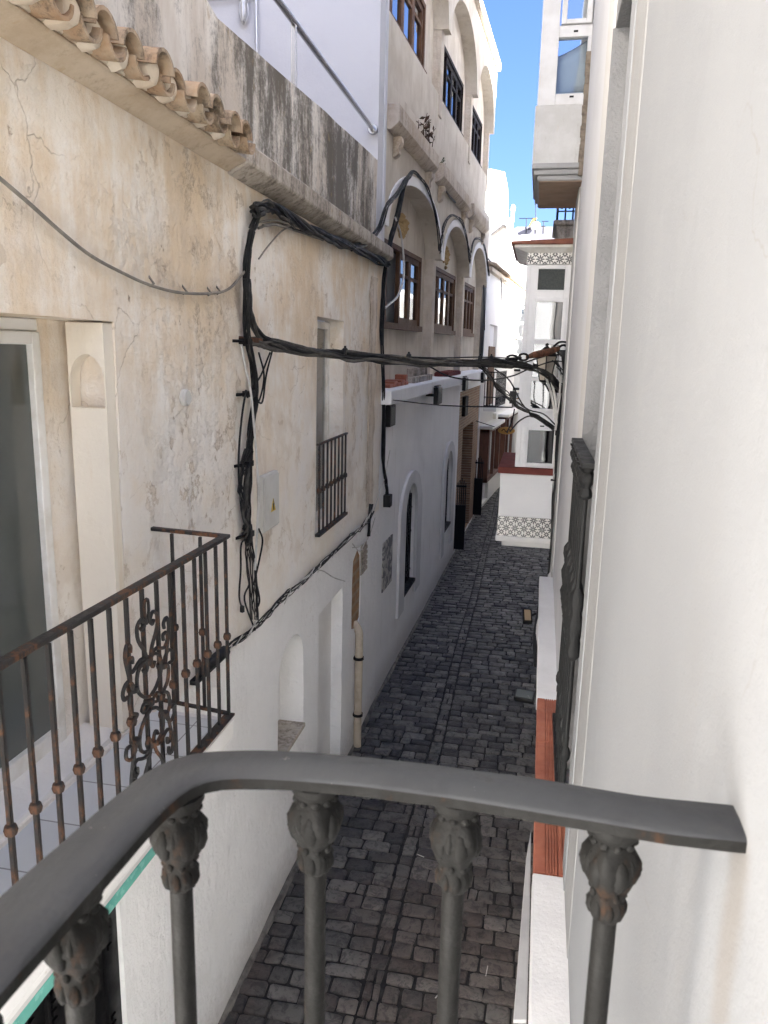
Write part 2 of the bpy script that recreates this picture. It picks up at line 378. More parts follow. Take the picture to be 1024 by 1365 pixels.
M['yellow'] = simple('warning_yellow', (.55, .38, .05), None, 4, .5, 0)
M['orange'] = simple('ochre_sign', (.50, .27, .06), (.42, .21, .05), 12, .5, .001)
M['leaf'] = simple('leaf', (.05, .075, .025), (.09, .10, .035), 10, .5, .001)
M['dryleaf'] = simple('dry_leaf', (.10, .05, .03), (.07, .06, .03), 10, .7, .001)
M['frieze'] = tile_frieze()
M['mosaic'] = mosaic_panel()
M['brick'] = bricks('portal_brick', (.34, .20, .12), (.24, .135, .08), (.40, .33, .25))
M['brick_raw'] = bricks('bare_brick', (.42, .25, .13), (.36, .20, .10), (.40, .30, .20), .55)
M['street'] = street_mat()
M['joint'] = simple('street_joint', (.014, .013, .012), (.03, .027, .024), 9, .75, .004, 60)
M['pillow'] = simple('blue_grey_fabric', (.34, .40, .46), (.30, .36, .42), 3, .9, .002, 160)
M['cloth'] = simple('pale_cloth', (.66, .65, .64), (.55, .54, .53), 3, .9, .001, 80)
M['cloth_black'] = simple('black_cloth', (.02, .02, .022), None, 3, .9, 0)
M['cloth_blue'] = simple('blue_cloth', (.05, .10, .28), None, 3, .9, 0)
M['ornament'] = simple('gilded_relief', (.42, .30, .14), (.34, .23, .10), 14, .7, .004, 40)
M['roofing'] = simple('bay_roof_tile', (.26, .095, .06), (.20, .07, .05), 8, .6, .003, 30)
M['aluminium'] = simple('aluminium', (.60, .60, .61), None, 5, .4, 0, 80, .8)
M['lamp_glass'] = simple('milky_glass', (.55, .50, .42), None, 5, .3, 0)

def floor_tiles():
    m = N('pale_floor_tile')
    b = m.n('ShaderNodeTexBrick'); m.l(m.coord(off=(.02, .1, 0)), b.inputs['Vector'])
    b.offset = 0; b.inputs['Scale'].default_value = 1
    b.inputs['Color1'].default_value = (.66, .68, .69, 1); b.inputs['Color2'].default_value = (.62, .64, .65, 1); b.inputs['Mortar'].default_value = (.25, .25, .25, 1)
    b.inputs['Brick Width'].default_value = .32; b.inputs['Row Height'].default_value = .32; b.inputs['Mortar Size'].default_value = .004
    return m.finish(b.outputs[0], .3, (), spec=.5)
M['floor'] = floor_tiles()

# ------------------------------------------------------------------ mesh helpers
LOC = {}
def thing(name, label, cat, loc=(0, 0, 0), group=None):
    o = bpy.data.objects.new(name, None); COL.objects.link(o)
    o.location = loc; o.empty_display_size = .1
    o['label'] = label; o['category'] = cat
    if group: o['group'] = group
    LOC[o.name] = Vector(loc)
    return o
def tag(o, label, cat, group=None, kind=None):
    if label: o['label'] = label
    if cat: o['category'] = cat
    if group: o['group'] = group
    if kind: o['kind'] = kind
    return o

def catmull(pts, k=6):
    pts = [Vector(p) for p in pts]
    if len(pts) < 3: 
        return [pts[0].lerp(pts[-1], i/k) for i in range(k+1)]
    out = []
    P = [pts[0]*2-pts[1]] + pts + [pts[-1]*2-pts[-2]]
    for i in range(1, len(P)-2):
        a, b, c, d = P[i-1], P[i], P[i+1], P[i+2]
        for j in range(k):
            t = j/k
            out.append(.5*((2*b)+(c-a)*t+(2*a-5*b+4*c-d)*t*t+(3*b-a-3*c+d)*t**3))
    out.append(pts[-1]); return out

class MB:
    def __init__(s): s.v = []; s.f = []; s.mi = []
    def add(s, vs, fs, mi=0):
        n = len(s.v); s.v += [Vector(v) for v in vs]
        for f in fs: s.f.append(tuple(i+n for i in f)); s.mi.append(mi)
        return s
    def hexa(s, p, mi=0):
        return s.add(p, [(3, 2, 1, 0), (4, 5, 6, 7), (0, 1, 5, 4), (1, 2, 6, 5), (2, 3, 7, 6), (3, 0, 4, 7)], mi)
    def box(s, x0, x1, y0, y1, z0, z1, mi=0):
        return s.hexa([(x0, y0, z0), (x1, y0, z0), (x1, y1, z0), (x0, y1, z0), (x0, y0, z1), (x1, y0, z1), (x1, y1, z1), (x0, y1, z1)], mi)
    def mbox(s, w, u0, u1, v0, v1, d0, d1, mi=0):
        "box in wall coordinates; w(u, v, d) gives the world point"
        return s.hexa([w(u0, v0, d0), w(u0, v0, d1), w(u1, v0, d1), w(u1, v0, d0), w(u0, v1, d0), w(u0, v1, d1), w(u1, v1, d1), w(u1, v1, d0)], mi)
    def prism(s, poly, vec, mi=0):
        n = len(poly); vec = Vector(vec)
        a = [Vector(p) for p in poly]
        fs = [tuple(range(n))[::-1], tuple(range(n, 2*n))] + [(i, (i+1) % n, (i+1) % n+n, i+n) for i in range(n)]
        return s.add(a+[p+vec for p in a], fs, mi)
    def wprism(s, w, poly, d0, d1, mi=0):
        n = len(poly)
        fs = [tuple(range(n))[::-1], tuple(range(n, 2*n))] + [(i, (i+1) % n, (i+1) % n+n, i+n) for i in range(n)]
        return s.add([w(u, v, d0) for u, v in poly]+[w(u, v, d1) for u, v in poly], fs, mi)
    def tube(s, pts, r, n=8, mi=0, caps=True, flat=None):
        pts = [Vector(p) for p in pts]; m = len(pts)
        rs = r if isinstance(r, (list, tuple)) else [r]*m
        t = (pts[1]-pts[0]).normalized()
        up = Vector((0, 0, 1)) if abs(t.z) < .9 else Vector((1, 0, 0))
        nx = t.cross(up).normalized(); vs = []
        for i, p in enumerate(pts):
            tt = pts[min(i+1, m-1)]-pts[max(i-1, 0)]
            if tt.length < 1e-9: tt = t.copy()
            tt.normalize()
            nx = (nx-tt*nx.dot(tt))
            if nx.length < 1e-6: nx = tt.orthogonal()
            nx.normalize(); ny = tt.cross(nx)
            for k in range(n):
                a = 2*math.pi*k/n
                vs.append(p+(nx*math.cos(a)+ny*math.sin(a))*rs[i])
        fs = [(i*n+k, i*n+(k+1) % n, (i+1)*n+(k+1) % n, (i+1)*n+k) for i in range(m-1) for k in range(n)]
        if caps: fs += [tuple(range(n))[::-1], tuple((m-1)*n+k for k in range(n))]
        return s.add(vs, fs, mi)
    def bar(s, pts, w, h, up=(0, 0, 1), mi=0):
        "rectangular bar swept along a polyline"
        pts = [Vector(p) for p in pts]; m = len(pts); up = Vector(up); vs = []
        for i, p in enumerate(pts):
            tt = (pts[min(i+1, m-1)]-pts[max(i-1, 0)]).normalized()
            sx = tt.cross(up).normalized(); uz = sx.cross(tt).normalized()
            for a, b in ((-1, -1), (1, -1), (1, 1), (-1, 1)): vs.append(p+sx*(a*w/2)+uz*(b*h/2))
        fs = [(i*4+k, i*4+(k+1) % 4, (i+1)*4+(k+1) % 4, (i+1)*4+k) for i in range(m-1) for k in range(4)]
        fs += [(3, 2, 1, 0), tuple((m-1)*4+k for k in range(4))]
        return s.add(vs, fs, mi)
    def lathe(s, c, prof, n=16, mi=0, ax='z', fn=None):
        c = Vector(c); vs = []
        for i, (r, z) in enumerate(prof):
            for k in range(n):
                a = 2*math.pi*k/n
                rr = r*(fn(a, z) if fn else 1)
                p = (rr*math.cos(a), rr*math.sin(a), z)
                if ax == 'x': p = (z, p[0], p[1])
                if ax == 'y': p = (p[0], z, p[1])
                vs.append(c+Vector(p))
        m = len(prof)
        fs = [(i*n+k, i*n+(k+1) % n, (i+1)*n+(k+1) % n, (i+1)*n+k) for i in range(m-1) for k in range(n)]
        fs += [tuple(range(n))[::-1], tuple((m-1)*n+k for k in range(n))]
        return s.add(vs, fs, mi)
    def mesh(s, name, mats, off=Vector((0, 0, 0)), smooth=True, ang=38):
        me = bpy.data.meshes.new(name)
        me.from_pydata([tuple(v-off) for v in s.v], [], s.f)
        for m in (mats if isinstance(mats, (list, tuple)) else [mats]): me.materials.append(m)
        me.polygons.foreach_set('material_index', s.mi)
        if smooth:
            me.polygons.foreach_set('use_smooth', [True]*len(me.polygons))
            me.set_sharp_from_angle(angle=rad(ang))
        me.update()
        return me
    def build(s, name, mats, parent=None, smooth=True, bevel=0, ang=38, fix=True):
        off = Vector((0, 0, 0)); q = parent
        while q is not None:
            off += LOC.get(q.name, Vector((0, 0, 0))); q = q.parent
        me = s.mesh(name, mats, off, smooth, ang)
        if fix:
            import bmesh
            bm = bmesh.new(); bm.from_mesh(me); bmesh.ops.recalc_face_normals(bm, faces=bm.faces); bm.to_mesh(me); bm.free()
        o = bpy.data.objects.new(name, me); COL.objects.link(o); LOC[o.name] = Vector((0, 0, 0))
        if parent is not None: o.parent = parent
        if bevel:
            b = o.modifiers.new('bevel', 'BEVEL'); b.width = bevel; b.segments = 2; b.limit_method = 'ANGLE'; b.angle_limit = rad(40)
        return o

def inpoly(x, y, P):
    c = False; n = len(P)
    for i in range(n):
        x1, y1 = P[i]; x2, y2 = P[(i+1) % n]
        if (y1 > y) != (y2 > y) and x < (x2-x1)*(y-y1)/(y2-y1)+x1: c = not c
    return c
def resample(P, step):
    out = []
    for i in range(len(P)):
        a, b = P[i], P[(i+1) % len(P)]
        n = max(1, int(math.hypot(b[0]-a[0], b[1]-a[1])/step))
        out += [(a[0]+(b[0]-a[0])*k/n, a[1]+(b[1]-a[1])*k/n) for k in range(n)]
    return out
def arch_poly(u0, u1, v0, vs, rise, n=14):
    "opening with an arched head: straight jambs from v0 to vs, then a half ellipse"
    c, r = (u0+u1)/2, (u1-u0)/2
    return [(u0, v0), (u1, v0)] + [(c+r*math.cos(math.pi*i/n), vs+rise*math.sin(math.pi*i/n)) for i in range(n+1)]
def wall(mb, w, outline, holes, step=.15, amp=.0, depth=.25, mi=0, seed=0., depths=None, reveal_mi=None):
    "plaster sheet with openings: triangulated, gently uneven, with reveals running inwards"
    O = resample(outline, step); Hs = [resample(h, step*.7) for h in holes]
    pts = []; edges = []
    for L in [O]+Hs:
        n0 = len(pts); pts += L
        edges += [(n0+i, n0+(i+1) % len(L)) for i in range(len(L))]
    us = [p[0] for p in O]; vs_ = [p[1] for p in O]
    bnd = list(pts); grid = {}
    for p in bnd: grid.setdefault((int(p[0]//step), int(p[1]//step)), []).append(p)
    u = min(us)+step*.5
    while u < max(us):
        v = min(vs_)+step*.5
        while v < max(vs_):
            q = (u+random.uniform(-.2, .2)*step, v+random.uniform(-.2, .2)*step)
            gi, gj = int(q[0]//step), int(q[1]//step); ok = True
            for a in (-1, 0, 1):
                for b in (-1, 0, 1):
                    for p in grid.get((gi+a, gj+b), ()):
                        if (p[0]-q[0])**2+(p[1]-q[1])**2 < (step*.45)**2: ok = False
            if ok and inpoly(*q, O) and not any(inpoly(*q, h) for h in Hs): pts.append(q)
            v += step
        u += step
    r = delaunay_2d_cdt([Vector(p) for p in pts], edges, [], 0, 1e-6)
    V, FS = r[0], r[2]
    def dd(u, v):
        if not amp: return 0.
        return amp*(noise.noise(Vector((u*.7+seed, v*.7, seed)))*1.0+noise.noise(Vector((u*2.1+seed, v*2.1, 5)))*.55+noise.noise(Vector((u*6+seed, v*6, 9)))*.25)
    fs = []
    for f in FS:
        cx_ = sum(V[i].x for i in f)/len(f); cy_ = sum(V[i].y for i in f)/len(f)
        if inpoly(cx_, cy_, O) and not any(inpoly(cx_, cy_, h) for h in Hs): fs.append(tuple(f))
    mb.add([w(p.x, p.y, dd(p.x, p.y)) for p in V], fs, mi)
    for k, h in enumerate(Hs):
        dp = depths[k] if depths else depth
        n = len(h)
        mb.add([w(a, b, dd(a, b)) for a, b in h]+[w(a, b, -dp) for a, b in h], [(i, (i+1) % n, (i+1) % n+n, i+n) for i in range(n)], mi if reveal_mi is None else reveal_mi)
    return mb

def bundle(paths_center, n, R, r, seed, k=5, twist=1.2, nn=6, wob=.3, mb=None, mi=0, two=True):
    "several cables running loosely together"
    rnd = random.Random(seed); c = catmull(paths_center, k); m = len(c)
    mb = mb or MB()
    for j in range(n):
        a0 = 2*math.pi*j/n+rnd.uniform(-.4, .4); rr = R*math.sqrt(rnd.uniform(.15, 1)); pts = []
        for i, p in enumerate(c):
            t = (c[min(i+1, m-1)]-c[max(i-1, 0)]).normalized()
            ref = Vector((0, 0, 1)) if abs(t.z) < .8 else Vector((0, 1, 0))
            nx = t.cross(ref).normalized(); ny = t.cross(nx)
            a = a0+twist*i/6+wob*noise.noise(Vector((i*.25, j*3.1, seed)))*3
            q = rr*(1+wob*noise.noise(Vector((i*.3, j*1.7, seed+4))))
            pts.append(p+nx*math.cos(a)*q+ny*math.sin(a)*q)
        mb.tube(pts, r*rnd.uniform(.65, 1.35), nn, 1 if two and rnd.random() < .3 else mi)
    return mb

# ------------------------------------------------------------------ the setting
XL = -2.07
def wA(u, v, d): return Vector((XL+d, u, v))
BB = .025; BA = XL-BB*10.2
def wB(u, v, d): return Vector((BA+BB*u+d, u, v+(u-10.2)*.0115*max(0., v-4.2)))
CB_ = .0875; CA_ = -1.25-CB_*29.2
def wC(u, v, d): return Vector((CA_+CB_*u+d, u, v))
def xr(y): return .246+.0056*y if y < 11 else .3076+.09*(y-11)
def wR(u, v, d): return Vector((xr(u)-d, u, v))
def xleft(y): return XL if y < 10.2 else (BA+BB*y if y < 24.1 else CA_+CB_*y)

# street bed and setts
g = MB(); g.add([(-60, -60, -.06), (60, -60, -.06), (60, 160, -.06), (-60, 160, -.06)], [(0, 1, 2, 3)])
tag(g.build('ground', simple('pale_paving', (.40, .39, .37), (.35, .34, .325), 1.5, .8, .003), smooth=False), None, None, kind='structure')
_a, _b = atz((487, 1365), 0), atz((605, 900), 0)
SEAM = (_a.x-(_b.x-_a.x)/(_b.y-_a.y)*_a.y, (_b.x-_a.x)/(_b.y-_a.y))
def setts():
    rnd = random.Random(5); vs = []; fs = []; tint = []
    y = 2.0
    while y < 40:
        dep = rnd.uniform(.14, .19) if y < 24 else .19
        xa, xb = xleft(y)-.05, xr(y)+.06
        seam = SEAM[0]+SEAM[1]*y+.012*math.sin(y*.9)
        segs = [(xa+rnd.uniform(-.12, 0), seam-.085, 0), (seam-.075, seam+.065, 1), (seam+.075, xb, 0)]
        for (x, xe_, kind) in segs:
          while x < xe_-.02:
            w_ = rnd.uniform(.15, .31)
            if rnd.random() < .12: w_ *= .6
            if kind == 1: w_ = rnd.choice((.14, .14, .075))
            if kind == 1 or xe_-x-w_ < .08: w_ = min(w_, xe_-x) if kind == 1 else xe_-x
            if w_ > .05:
                gap = rnd.uniform(.005, .012)
                h0 = rnd.uniform(-.008, .006); t = min(1, max(0, rnd.gauss(.45, .28)))
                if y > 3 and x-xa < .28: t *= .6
                jx = lambda: rnd.uniform(-.009, .009)
                c = [(x+gap+jx(), y+gap+jx()), (x+w_-gap+jx(), y+gap+jx()), (x+w_-gap+jx(), y+dep-gap+jx()), (x+gap+jx(), y+dep-gap+jx())]
                mx, my = x+w_/2, y+dep/2; n = len(vs)
                oc = []
                for k in range(4):      # clipped corners: eight-sided outline
                    a, b = c[k], c[(k+1) % 4]; q = rnd.uniform(.04, .13)
                    oc += [(a[0]+(b[0]-a[0])*q, a[1]+(b[1]-a[1])*q), (a[0]+(b[0]-a[0])*(1-q), a[1]+(b[1]-a[1])*(1-q))]
                for kk, (s, z) in enumerate(((1, -.055), (1, -.007), (.955, .001), (.86, .004))):
                    for p in oc: vs.append((mx+(p[0]-mx)*s, my+(p[1]-my)*s, z+h0+(rnd.uniform(-.0025, .0025) if kk > 1 else 0)))
                vs.append((mx, my, .004+h0+rnd.uniform(-.003, .003)))
                for r_ in range(3):
                    for k in range(8): fs.append((n+r_*8+k, n+r_*8+(k+1) % 8, n+r_*8+8+(k+1) % 8, n+r_*8+8+k))
                for k in range(8): fs.append((n+24+k, n+24+(k+1) % 8, n+32))
                tint += [t]*33
            x += w_
        y += dep
    me = bpy.data.meshes.new('street'); me.from_pydata(vs, [], fs); me.materials.append(M['street'])
    a = me.attributes.new('tint', 'FLOAT', 'POINT'); a.data.foreach_set('value', tint)
    me.polygons.foreach_set('use_smooth', [True]*len(me.polygons)); me.update()
    o = bpy.data.objects.new('street', me); COL.objects.link(o); o['kind'] = 'structure'
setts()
# mortar filling between the setts
g = MB(); ys = [.5, 10.2, 11, 24.1, 29, 40]
g.add([(xleft(y)-.1, y, -.014) for y in ys]+[(xr(y)+.1, y, -.014) for y in ys], [(i, i+6, i+7, i+1) for i in range(5)])
tag(g.build('street_bed', M['joint'], smooth=False), None, None, kind='structure')

g = MB(); rnd = random.Random(17)
for k in range(9):
    y = rnd.uniform(4.6, 15); x = rnd.uniform(-1.9, .0); a = rnd.uniform(0, 3.14); L = rnd.uniform(.02, .055); w_ = rnd.uniform(.003, .006)
    ux, uy = math.cos(a), math.sin(a)
    g.hexa([(x+ux*L*sa-uy*w_*sb, y+uy*L*sa+ux*w_*sb, z) for z in (.009, .014) for sa, sb in ((-1, -1), (1, -1), (1, 1), (-1, 1))])
tag(g.build('litter', simple('paper_scraps', (.62, .60, .56), (.4, .36, .3), 5, .8, 0), smooth=False), 'scraps of paper and straw lying on the dark setts', None, kind='stuff')
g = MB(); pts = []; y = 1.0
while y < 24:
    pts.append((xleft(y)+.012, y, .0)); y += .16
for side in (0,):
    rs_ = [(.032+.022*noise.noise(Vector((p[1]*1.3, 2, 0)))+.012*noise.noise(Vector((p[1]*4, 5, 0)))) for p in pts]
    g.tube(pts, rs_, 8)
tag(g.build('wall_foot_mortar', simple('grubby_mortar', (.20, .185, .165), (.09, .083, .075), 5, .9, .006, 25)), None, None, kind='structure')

# ================================================================== LEFT HOUSE
HA = thing('old_plaster_house', 'flaking ochre-stained plaster house with clay eave tiles and a tiled balcony', 'house', (XL, 5, 0))
uD = atx((161, 1230), XL).y; vD = atx((158, 1200), XL).z
door_hole = [(1.7, 2.96), (3.50, 2.96), (3.50, 5.12), (1.7, 5.12)]
win_hole = [(7.05, 3.2), (8.1, 3.2), (8.1, 5.32), (7.05, 5.32)]
arch_hole = arch_poly(5.88, 6.64, 1.42, 2.12, .32)
rec_hole = [(7.17, .02), (8.14, .02), (8.14, 2.34), (7.17, 2.34)]
shop_hole = [(.9, .02), (uD, .02), (uD, vD), (.9, vD)]
brick_hole = [(8.60, 1.66), (8.85, 1.58), (9.06, 1.66), (9.08, 2.2), (9.05, 2.48), (8.9, 2.60), (8.68, 2.5), (8.62, 2.2)]
mb = MB()
wall(mb, wA, [(-1.5, 0), (10.15, 0), (10.15, 6.22), (-1.5, 6.22)], [door_hole, win_hole, arch_hole, rec_hole, shop_hole, brick_hole], .11, .013, .25, 0, 2.3, depths=[.30, .22, .24, .13, .03, .012])
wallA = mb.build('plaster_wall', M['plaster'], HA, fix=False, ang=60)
# back faces of the openings
b = MB(); b.wprism(wA, arch_hole, -.30, -.239); b.mbox(wA, 7.1, 8.2, 0, 2.4, -.2, -.128)
b.build('niche_back', M['white'], HA, smooth=False)
b = MB(); b.wprism(wA, [(u, v) for u, v in [(8.55, 1.5), (9.15, 1.5), (9.15, 2.65), (8.55, 2.65)]], -.12, -.0115); b.build('bare_brick_patch', M['brick_raw'], HA, smooth=False)
b = MB(); b.mbox(wA, 5.90, 6.60, 1.385, 1.43, -.238, .035); b.build('niche_shelf', M['ledge'], HA, bevel=.008)
# thicker lining of the door reveal with an arched slot at its top
def wRev(u, v, d): return Vector((XL-.30+u, 3.412-d, v))
b = MB()
slot = arch_poly(.108, .291, 4.70, 4.83, .13, 12)
wall(b, wRev, [(.10, 2.97), (.298, 2.97), (.298, 5.11), (.10, 5.11)], [slot], .05, .0, .084, seed=4)
b.add([wRev(.298, 2.97, 0), wRev(.298, 5.11, 0), wRev(.298, 5.11, -.084), wRev(.298, 2.97, -.084)], [(0, 1, 2, 3)])
b.add([wRev(.10, 2.97, 0), wRev(.10, 5.11, 0), wRev(.10, 5.11, -.084), wRev(.10, 2.97, -.084)], [(3, 2, 1, 0)])
b.build('reveal_lining', plaster_white('cream_lining', (.80, .74, .64), (.76, .70, .60), (.62, .46, .28), .56, .75, .003, 1.5, .55), HA, fix=False)
# french door
fd = MB(); dx = XL-.26
for (a, c_) in ((1.72, 2.30), (2.30, 3.26)):
    fd.mbox(wA, a, a+.058, 2.98, 5.06, -.30, -.235); fd.mbox(wA, c_-.058, c_, 2.98, 5.06, -.30, -.235)
    fd.mbox(wA, a+.058, c_-.058, 5.0, 5.06, -.30, -.235); fd.mbox(wA, a+.058, c_-.058, 2.98, 3.07, -.30, -.235)
o = fd.build('french_door', M['pvc_old'], HA, bevel=.006)
p = MB(); p.mbox(wA, 1.77, 3.21, 3.06, 5.01, -.272, -.268); p.build('glass_pane', M['door_glass'], o, smooth=False)
p = MB(); p.mbox(wA, 1.5, 3.7, 2.8, 5.3, -.36, -.34); p.build('dim_room', M['dim'], HA, smooth=False)
p = MB(); p.mbox(wA, 3.262, 3.53, 2.97, 5.14, -.33, -.245); p.build('jamb_lining', M['plaster'], HA, bevel=.006)
p = MB(); p.mbox(wA, 1.7, 3.44, 5.062, 5.118, -.30, -.25); p.build('door_head', M['trim_bay'], HA, bevel=.006)
p = MB(); p.mbox(wA, 1.7, 3.44, 2.945, 2.985, -.30, -.02); p.build('threshold', M['trim_bay'], HA, bevel=.006)
# small window above the lane
fw = MB()
fw.mbox(wA, 7.07, 7.13, 3.22, 5.30, -.215, -.16); fw.mbox(wA, 8.02, 8.095, 3.22, 5.30, -.215, -.16); fw.mbox(wA, 7.13, 8.02, 5.23, 5.30, -.215, -.16); fw.mbox(wA, 7.13, 8.02, 3.22, 3.30, -.215, -.16)
fw.mbox(wA, 7.55, 7.62, 3.30, 5.23, -.215, -.165)
o = fw.build('window', M['pvc_old'], HA, bevel=.005)
p = MB(); p.mbox(wA, 7.12, 8.03, 3.29, 5.24, -.194, -.19); p.build('pane', M['glass'], o, smooth=False)
p = MB(); p.mbox(wA, 7.0, 8.15, 3.15, 5.35, -.34, -.33); p.build('window_room', M['dim'], HA, smooth=False)
# shop door under the balcony
sd = MB(); sd.mbox(wA, .9, uD, 0, vD, -.10, -.025)
k = uD-.06
while k > 1.4:
    for zc in (.5, 1.15, 1.8):
        for q in range(5): sd.mbox(wA, k-.045, k-.012, zc+q*.05, zc+q*.05+.03, -.026, -.012)
    sd.mbox(wA, k-.09, k-.075, .05, vD-.02, -.026, -.008); k -= .16
sd.build('shop_door', M['black'], HA, smooth=False)
# roofs: eave, ledge, parapet
e = MB()
e.wprism(lambda u, v, d: Vector((XL+u, d, v)), [(-.1, 6.13), (.012, 6.13), (.07, 6.165), (.13, 6.185), (.135, 6.205), (-.1, 6.21)], -1.5, 4.98)
e.build('eave', M['eave'], HA, bevel=.01)
l_ = MB(); l_.wprism(lambda u, v, d: Vector((XL+u, d, v)), [(-.1, 6.12), (.015, 6.12), (.14, 6.19), (.14, 6.30), (.12, 6.325), (-.1, 6.33)], 4.99, 10.05)
l_.build('beam_ledge', M['ledge'], HA, bevel=.012)
pp = MB()
wall(pp, lambda u, v, d: Vector((XL-.02+d, u, v)), [(-1.5, 6.25), (9.8, 6.25), (9.8, 7.30), (7.3, 7.17), (4.9, 7.0), (4.72, 7.05), (4.55, 7.35), (4.35, 8.1), (4.2, 11), (-1.5, 11)], [], .12, .012, seed=7)  # the tall near end, out of view, is added to bounce sunlight
pp.wprism(lambda u, v, d: Vector((XL-.035+d, u, v)), [(-1.5, 6.25), (9.8, 6.25), (9.8, 7.295), (7.3, 7.165), (4.9, 6.995), (4.72, 7.045), (4.55, 7.345), (4.35, 8.095), (4.2, 10.995), (-1.5, 10.995)], -.14, 0)
pp.build('parapet', M['parapet'], HA, fix=False, ang=60)
t = MB()
t.box(-7, XL-.2, -1.5, 9.7, 6.2, 6.3); t.build('terrace_floor', M['brick_floor'], HA, smooth=False)
rnd = random.Random(21); L_ = []; Rr = []
v = 3.05
while v < 5.95:
    L_.append((9.28+rnd.uniform(-.05, .06), v)); Rr.append((9.66+rnd.uniform(-.06, .05), v)); v += .11
q = MB(); wall(q, lambda u, v, d: Vector((XL+.019+d, u, v)), L_+Rr[::-1], [], .08, .008, .02, seed=77)
q.wprism(wA, [(9.34, 3.1), (9.60, 3.1), (9.60, 5.9), (9.34, 5.9)], -.01, .012)
q.build('patched_chase', concrete_dirty('chase_mortar', (.72, .65, .56), (.58, .49, .39), (.30, .23, .17), .75, .47, .62, bb=.008), HA, fix=False)
# eave tiles: channel below, cover above, lime plugs in the mouths
tl = MB(); pl = MB()
def barrel(mb, y, x0, x1, z0, z1, r0, r1, up, n=9, th=.016):
    ring = []
    for (x, z, r) in ((x0, z0, r0), (x1, z1, r1)):
        for rr in (r, r-th):
            for k in range(n+1):
                a = math.pi*k/n
                ring.append((x, y+rr*math.cos(a), z+(rr*math.sin(a) if up else -rr*math.sin(a))))
    m = n+1; fs = []
    for k in range(n):
        fs += [(k, k+1, 2*m+k+1, 2*m+k), (m+k+1, m+k, 3*m+k, 3*m+k+1), (k, m+k, m+k+1, k+1), (2*m+k+1, 3*m+k+1, 3*m+k, 2*m+k)]
    fs += [(0, 2*m, 3*m, m), (n, m+n, 3*m+n, 2*m+n)]
    mb.add(ring, fs)
rnd = random.Random(3)
yend = atx((334, 190), XL+.26).y
y = yend-.03; last = y
ntile = 0
while y > -1.3:
    j = rnd.uniform(-.022, .022); jz = rnd.uniform(-.016, .012); jx_ = rnd.uniform(-.03, .02)
    barrel(tl, y+.108+j, XL-.22, XL+.235+rnd.uniform(-.02, .02), 6.335+jz, 6.262+jz, .088, .078, False)
    barrel(tl, y+j*.5, XL-.22, XL+.265+jx_, 6.335+jz, 6.258+jz, .076, .093, True)
    if ntile > 0: pl.lathe((XL+.15+rnd.uniform(-.02, .04), y, 6.262), [(.001, -.2), (.066, -.2), (.070, 0), (.058, .04), (.03, .058), (.002, .062)], 12, ax='x', fn=lambda a, z: 1+.05*math.sin(3*a+ntile))
    y -= .215+rnd.uniform(-.012, .012); ntile += 1
tl.build('eave_tiles', M['tile'], HA, fix=False, ang=50); pl.build('tile_mortar', M['mortar'], HA)
bd = MB(); bd.box(XL-.05, XL+.145, -1.4, yend-.02, 6.208, 6.235); bd.build('tile_bed', M['mortar'], HA, bevel=.01)
# balcony slab
bs = MB(); bs.box(XL-.02, -1.60, .3, 3.79, 2.80, 2.925); bs.box(XL-.02, -1.64, .3, 3.75, 2.72, 2.80)
bs.build('balcony_slab', M['white'], HA, bevel=.012)
bs = MB(); bs.box(XL-.02, -1.665, .3, 3.715, 2.927, 2.94); bs.build('balcony_floor', M['floor'], HA, smooth=False)
# sign box above the shop door
zs = vD+.03
s0 = atz((205, 1125), zs); s1 = atz((0, 1345), zs)
sg = thing('shop_sign', 'white shop fascia with dark lettering and a sea-green glass edge under the tiled balcony', 'sign', (XL, 2.2, zs))
xe = (s0.x+s1.x)/2
q = MB(); q.box(XL+.004, xe-.05, .9, s0.y+.35, zs+.035, 2.70); q.build('fascia_board', M['sign_white'], sg, bevel=.004)
q = MB(); q.box(XL+.004, xe+.07, .9, s0.y+.36, zs-.04, zs+.035); q.build('glass_edge', M['teal'], sg, bevel=.004)
lt = bpy.data.curves.new('lettering', 'FONT'); lt.body = 'O I V'; lt.size = .15; lt.extrude = .004; lt.align_x = 'CENTER'
lo = bpy.data.objects.new('letter_source', lt); COL.objects.link(lo)
bpy.context.view_layer.update()
lm = bpy.data.meshes.new_from_object(lo.evaluated_get(bpy.context.evaluated_depsgraph_get()))
bpy.data.objects.remove(lo); bpy.data.curves.remove(lt)
lm.materials.clear(); lm.materials.append(M['black'])
lo = bpy.data.objects.new('lettering', lm); COL.objects.link(lo); lo.parent = sg
lo.rotation_euler = (rad(90), 0, rad(90)); _lp = atx((144, 1154), xe-.05); lo.location = (xe-.046-XL, _lp.y-2.2, _lp.z-zs-.01)
# downpipe with two straps
dp = thing('downpipe', 'cream downpipe with two black straps below the bare brick patch', 'drainpipe', (XL+.06, 8.78, 0))
q = MB(); q.tube(catmull([(XL-.02, 8.84, 1.66), (XL+.045, 8.80, 1.58), (XL+.065, 8.78, 1.45), (XL+.065, 8.77, .8), (XL+.065, 8.77, .0)], 4), .050, 14); q.build('pipe', M['pipe_cream'], dp)
for z in (1.22, .45):
    q = MB(); q.lathe((XL+.065, 8.775, z), [(.056, -.018), (.064, -.018), (.064, .018), (.056, .018)], 14); q.box(XL+.0, XL+.03, 8.74, 8.81, z-.015, z+.015); q.build('strap', M['blackiron'], dp)
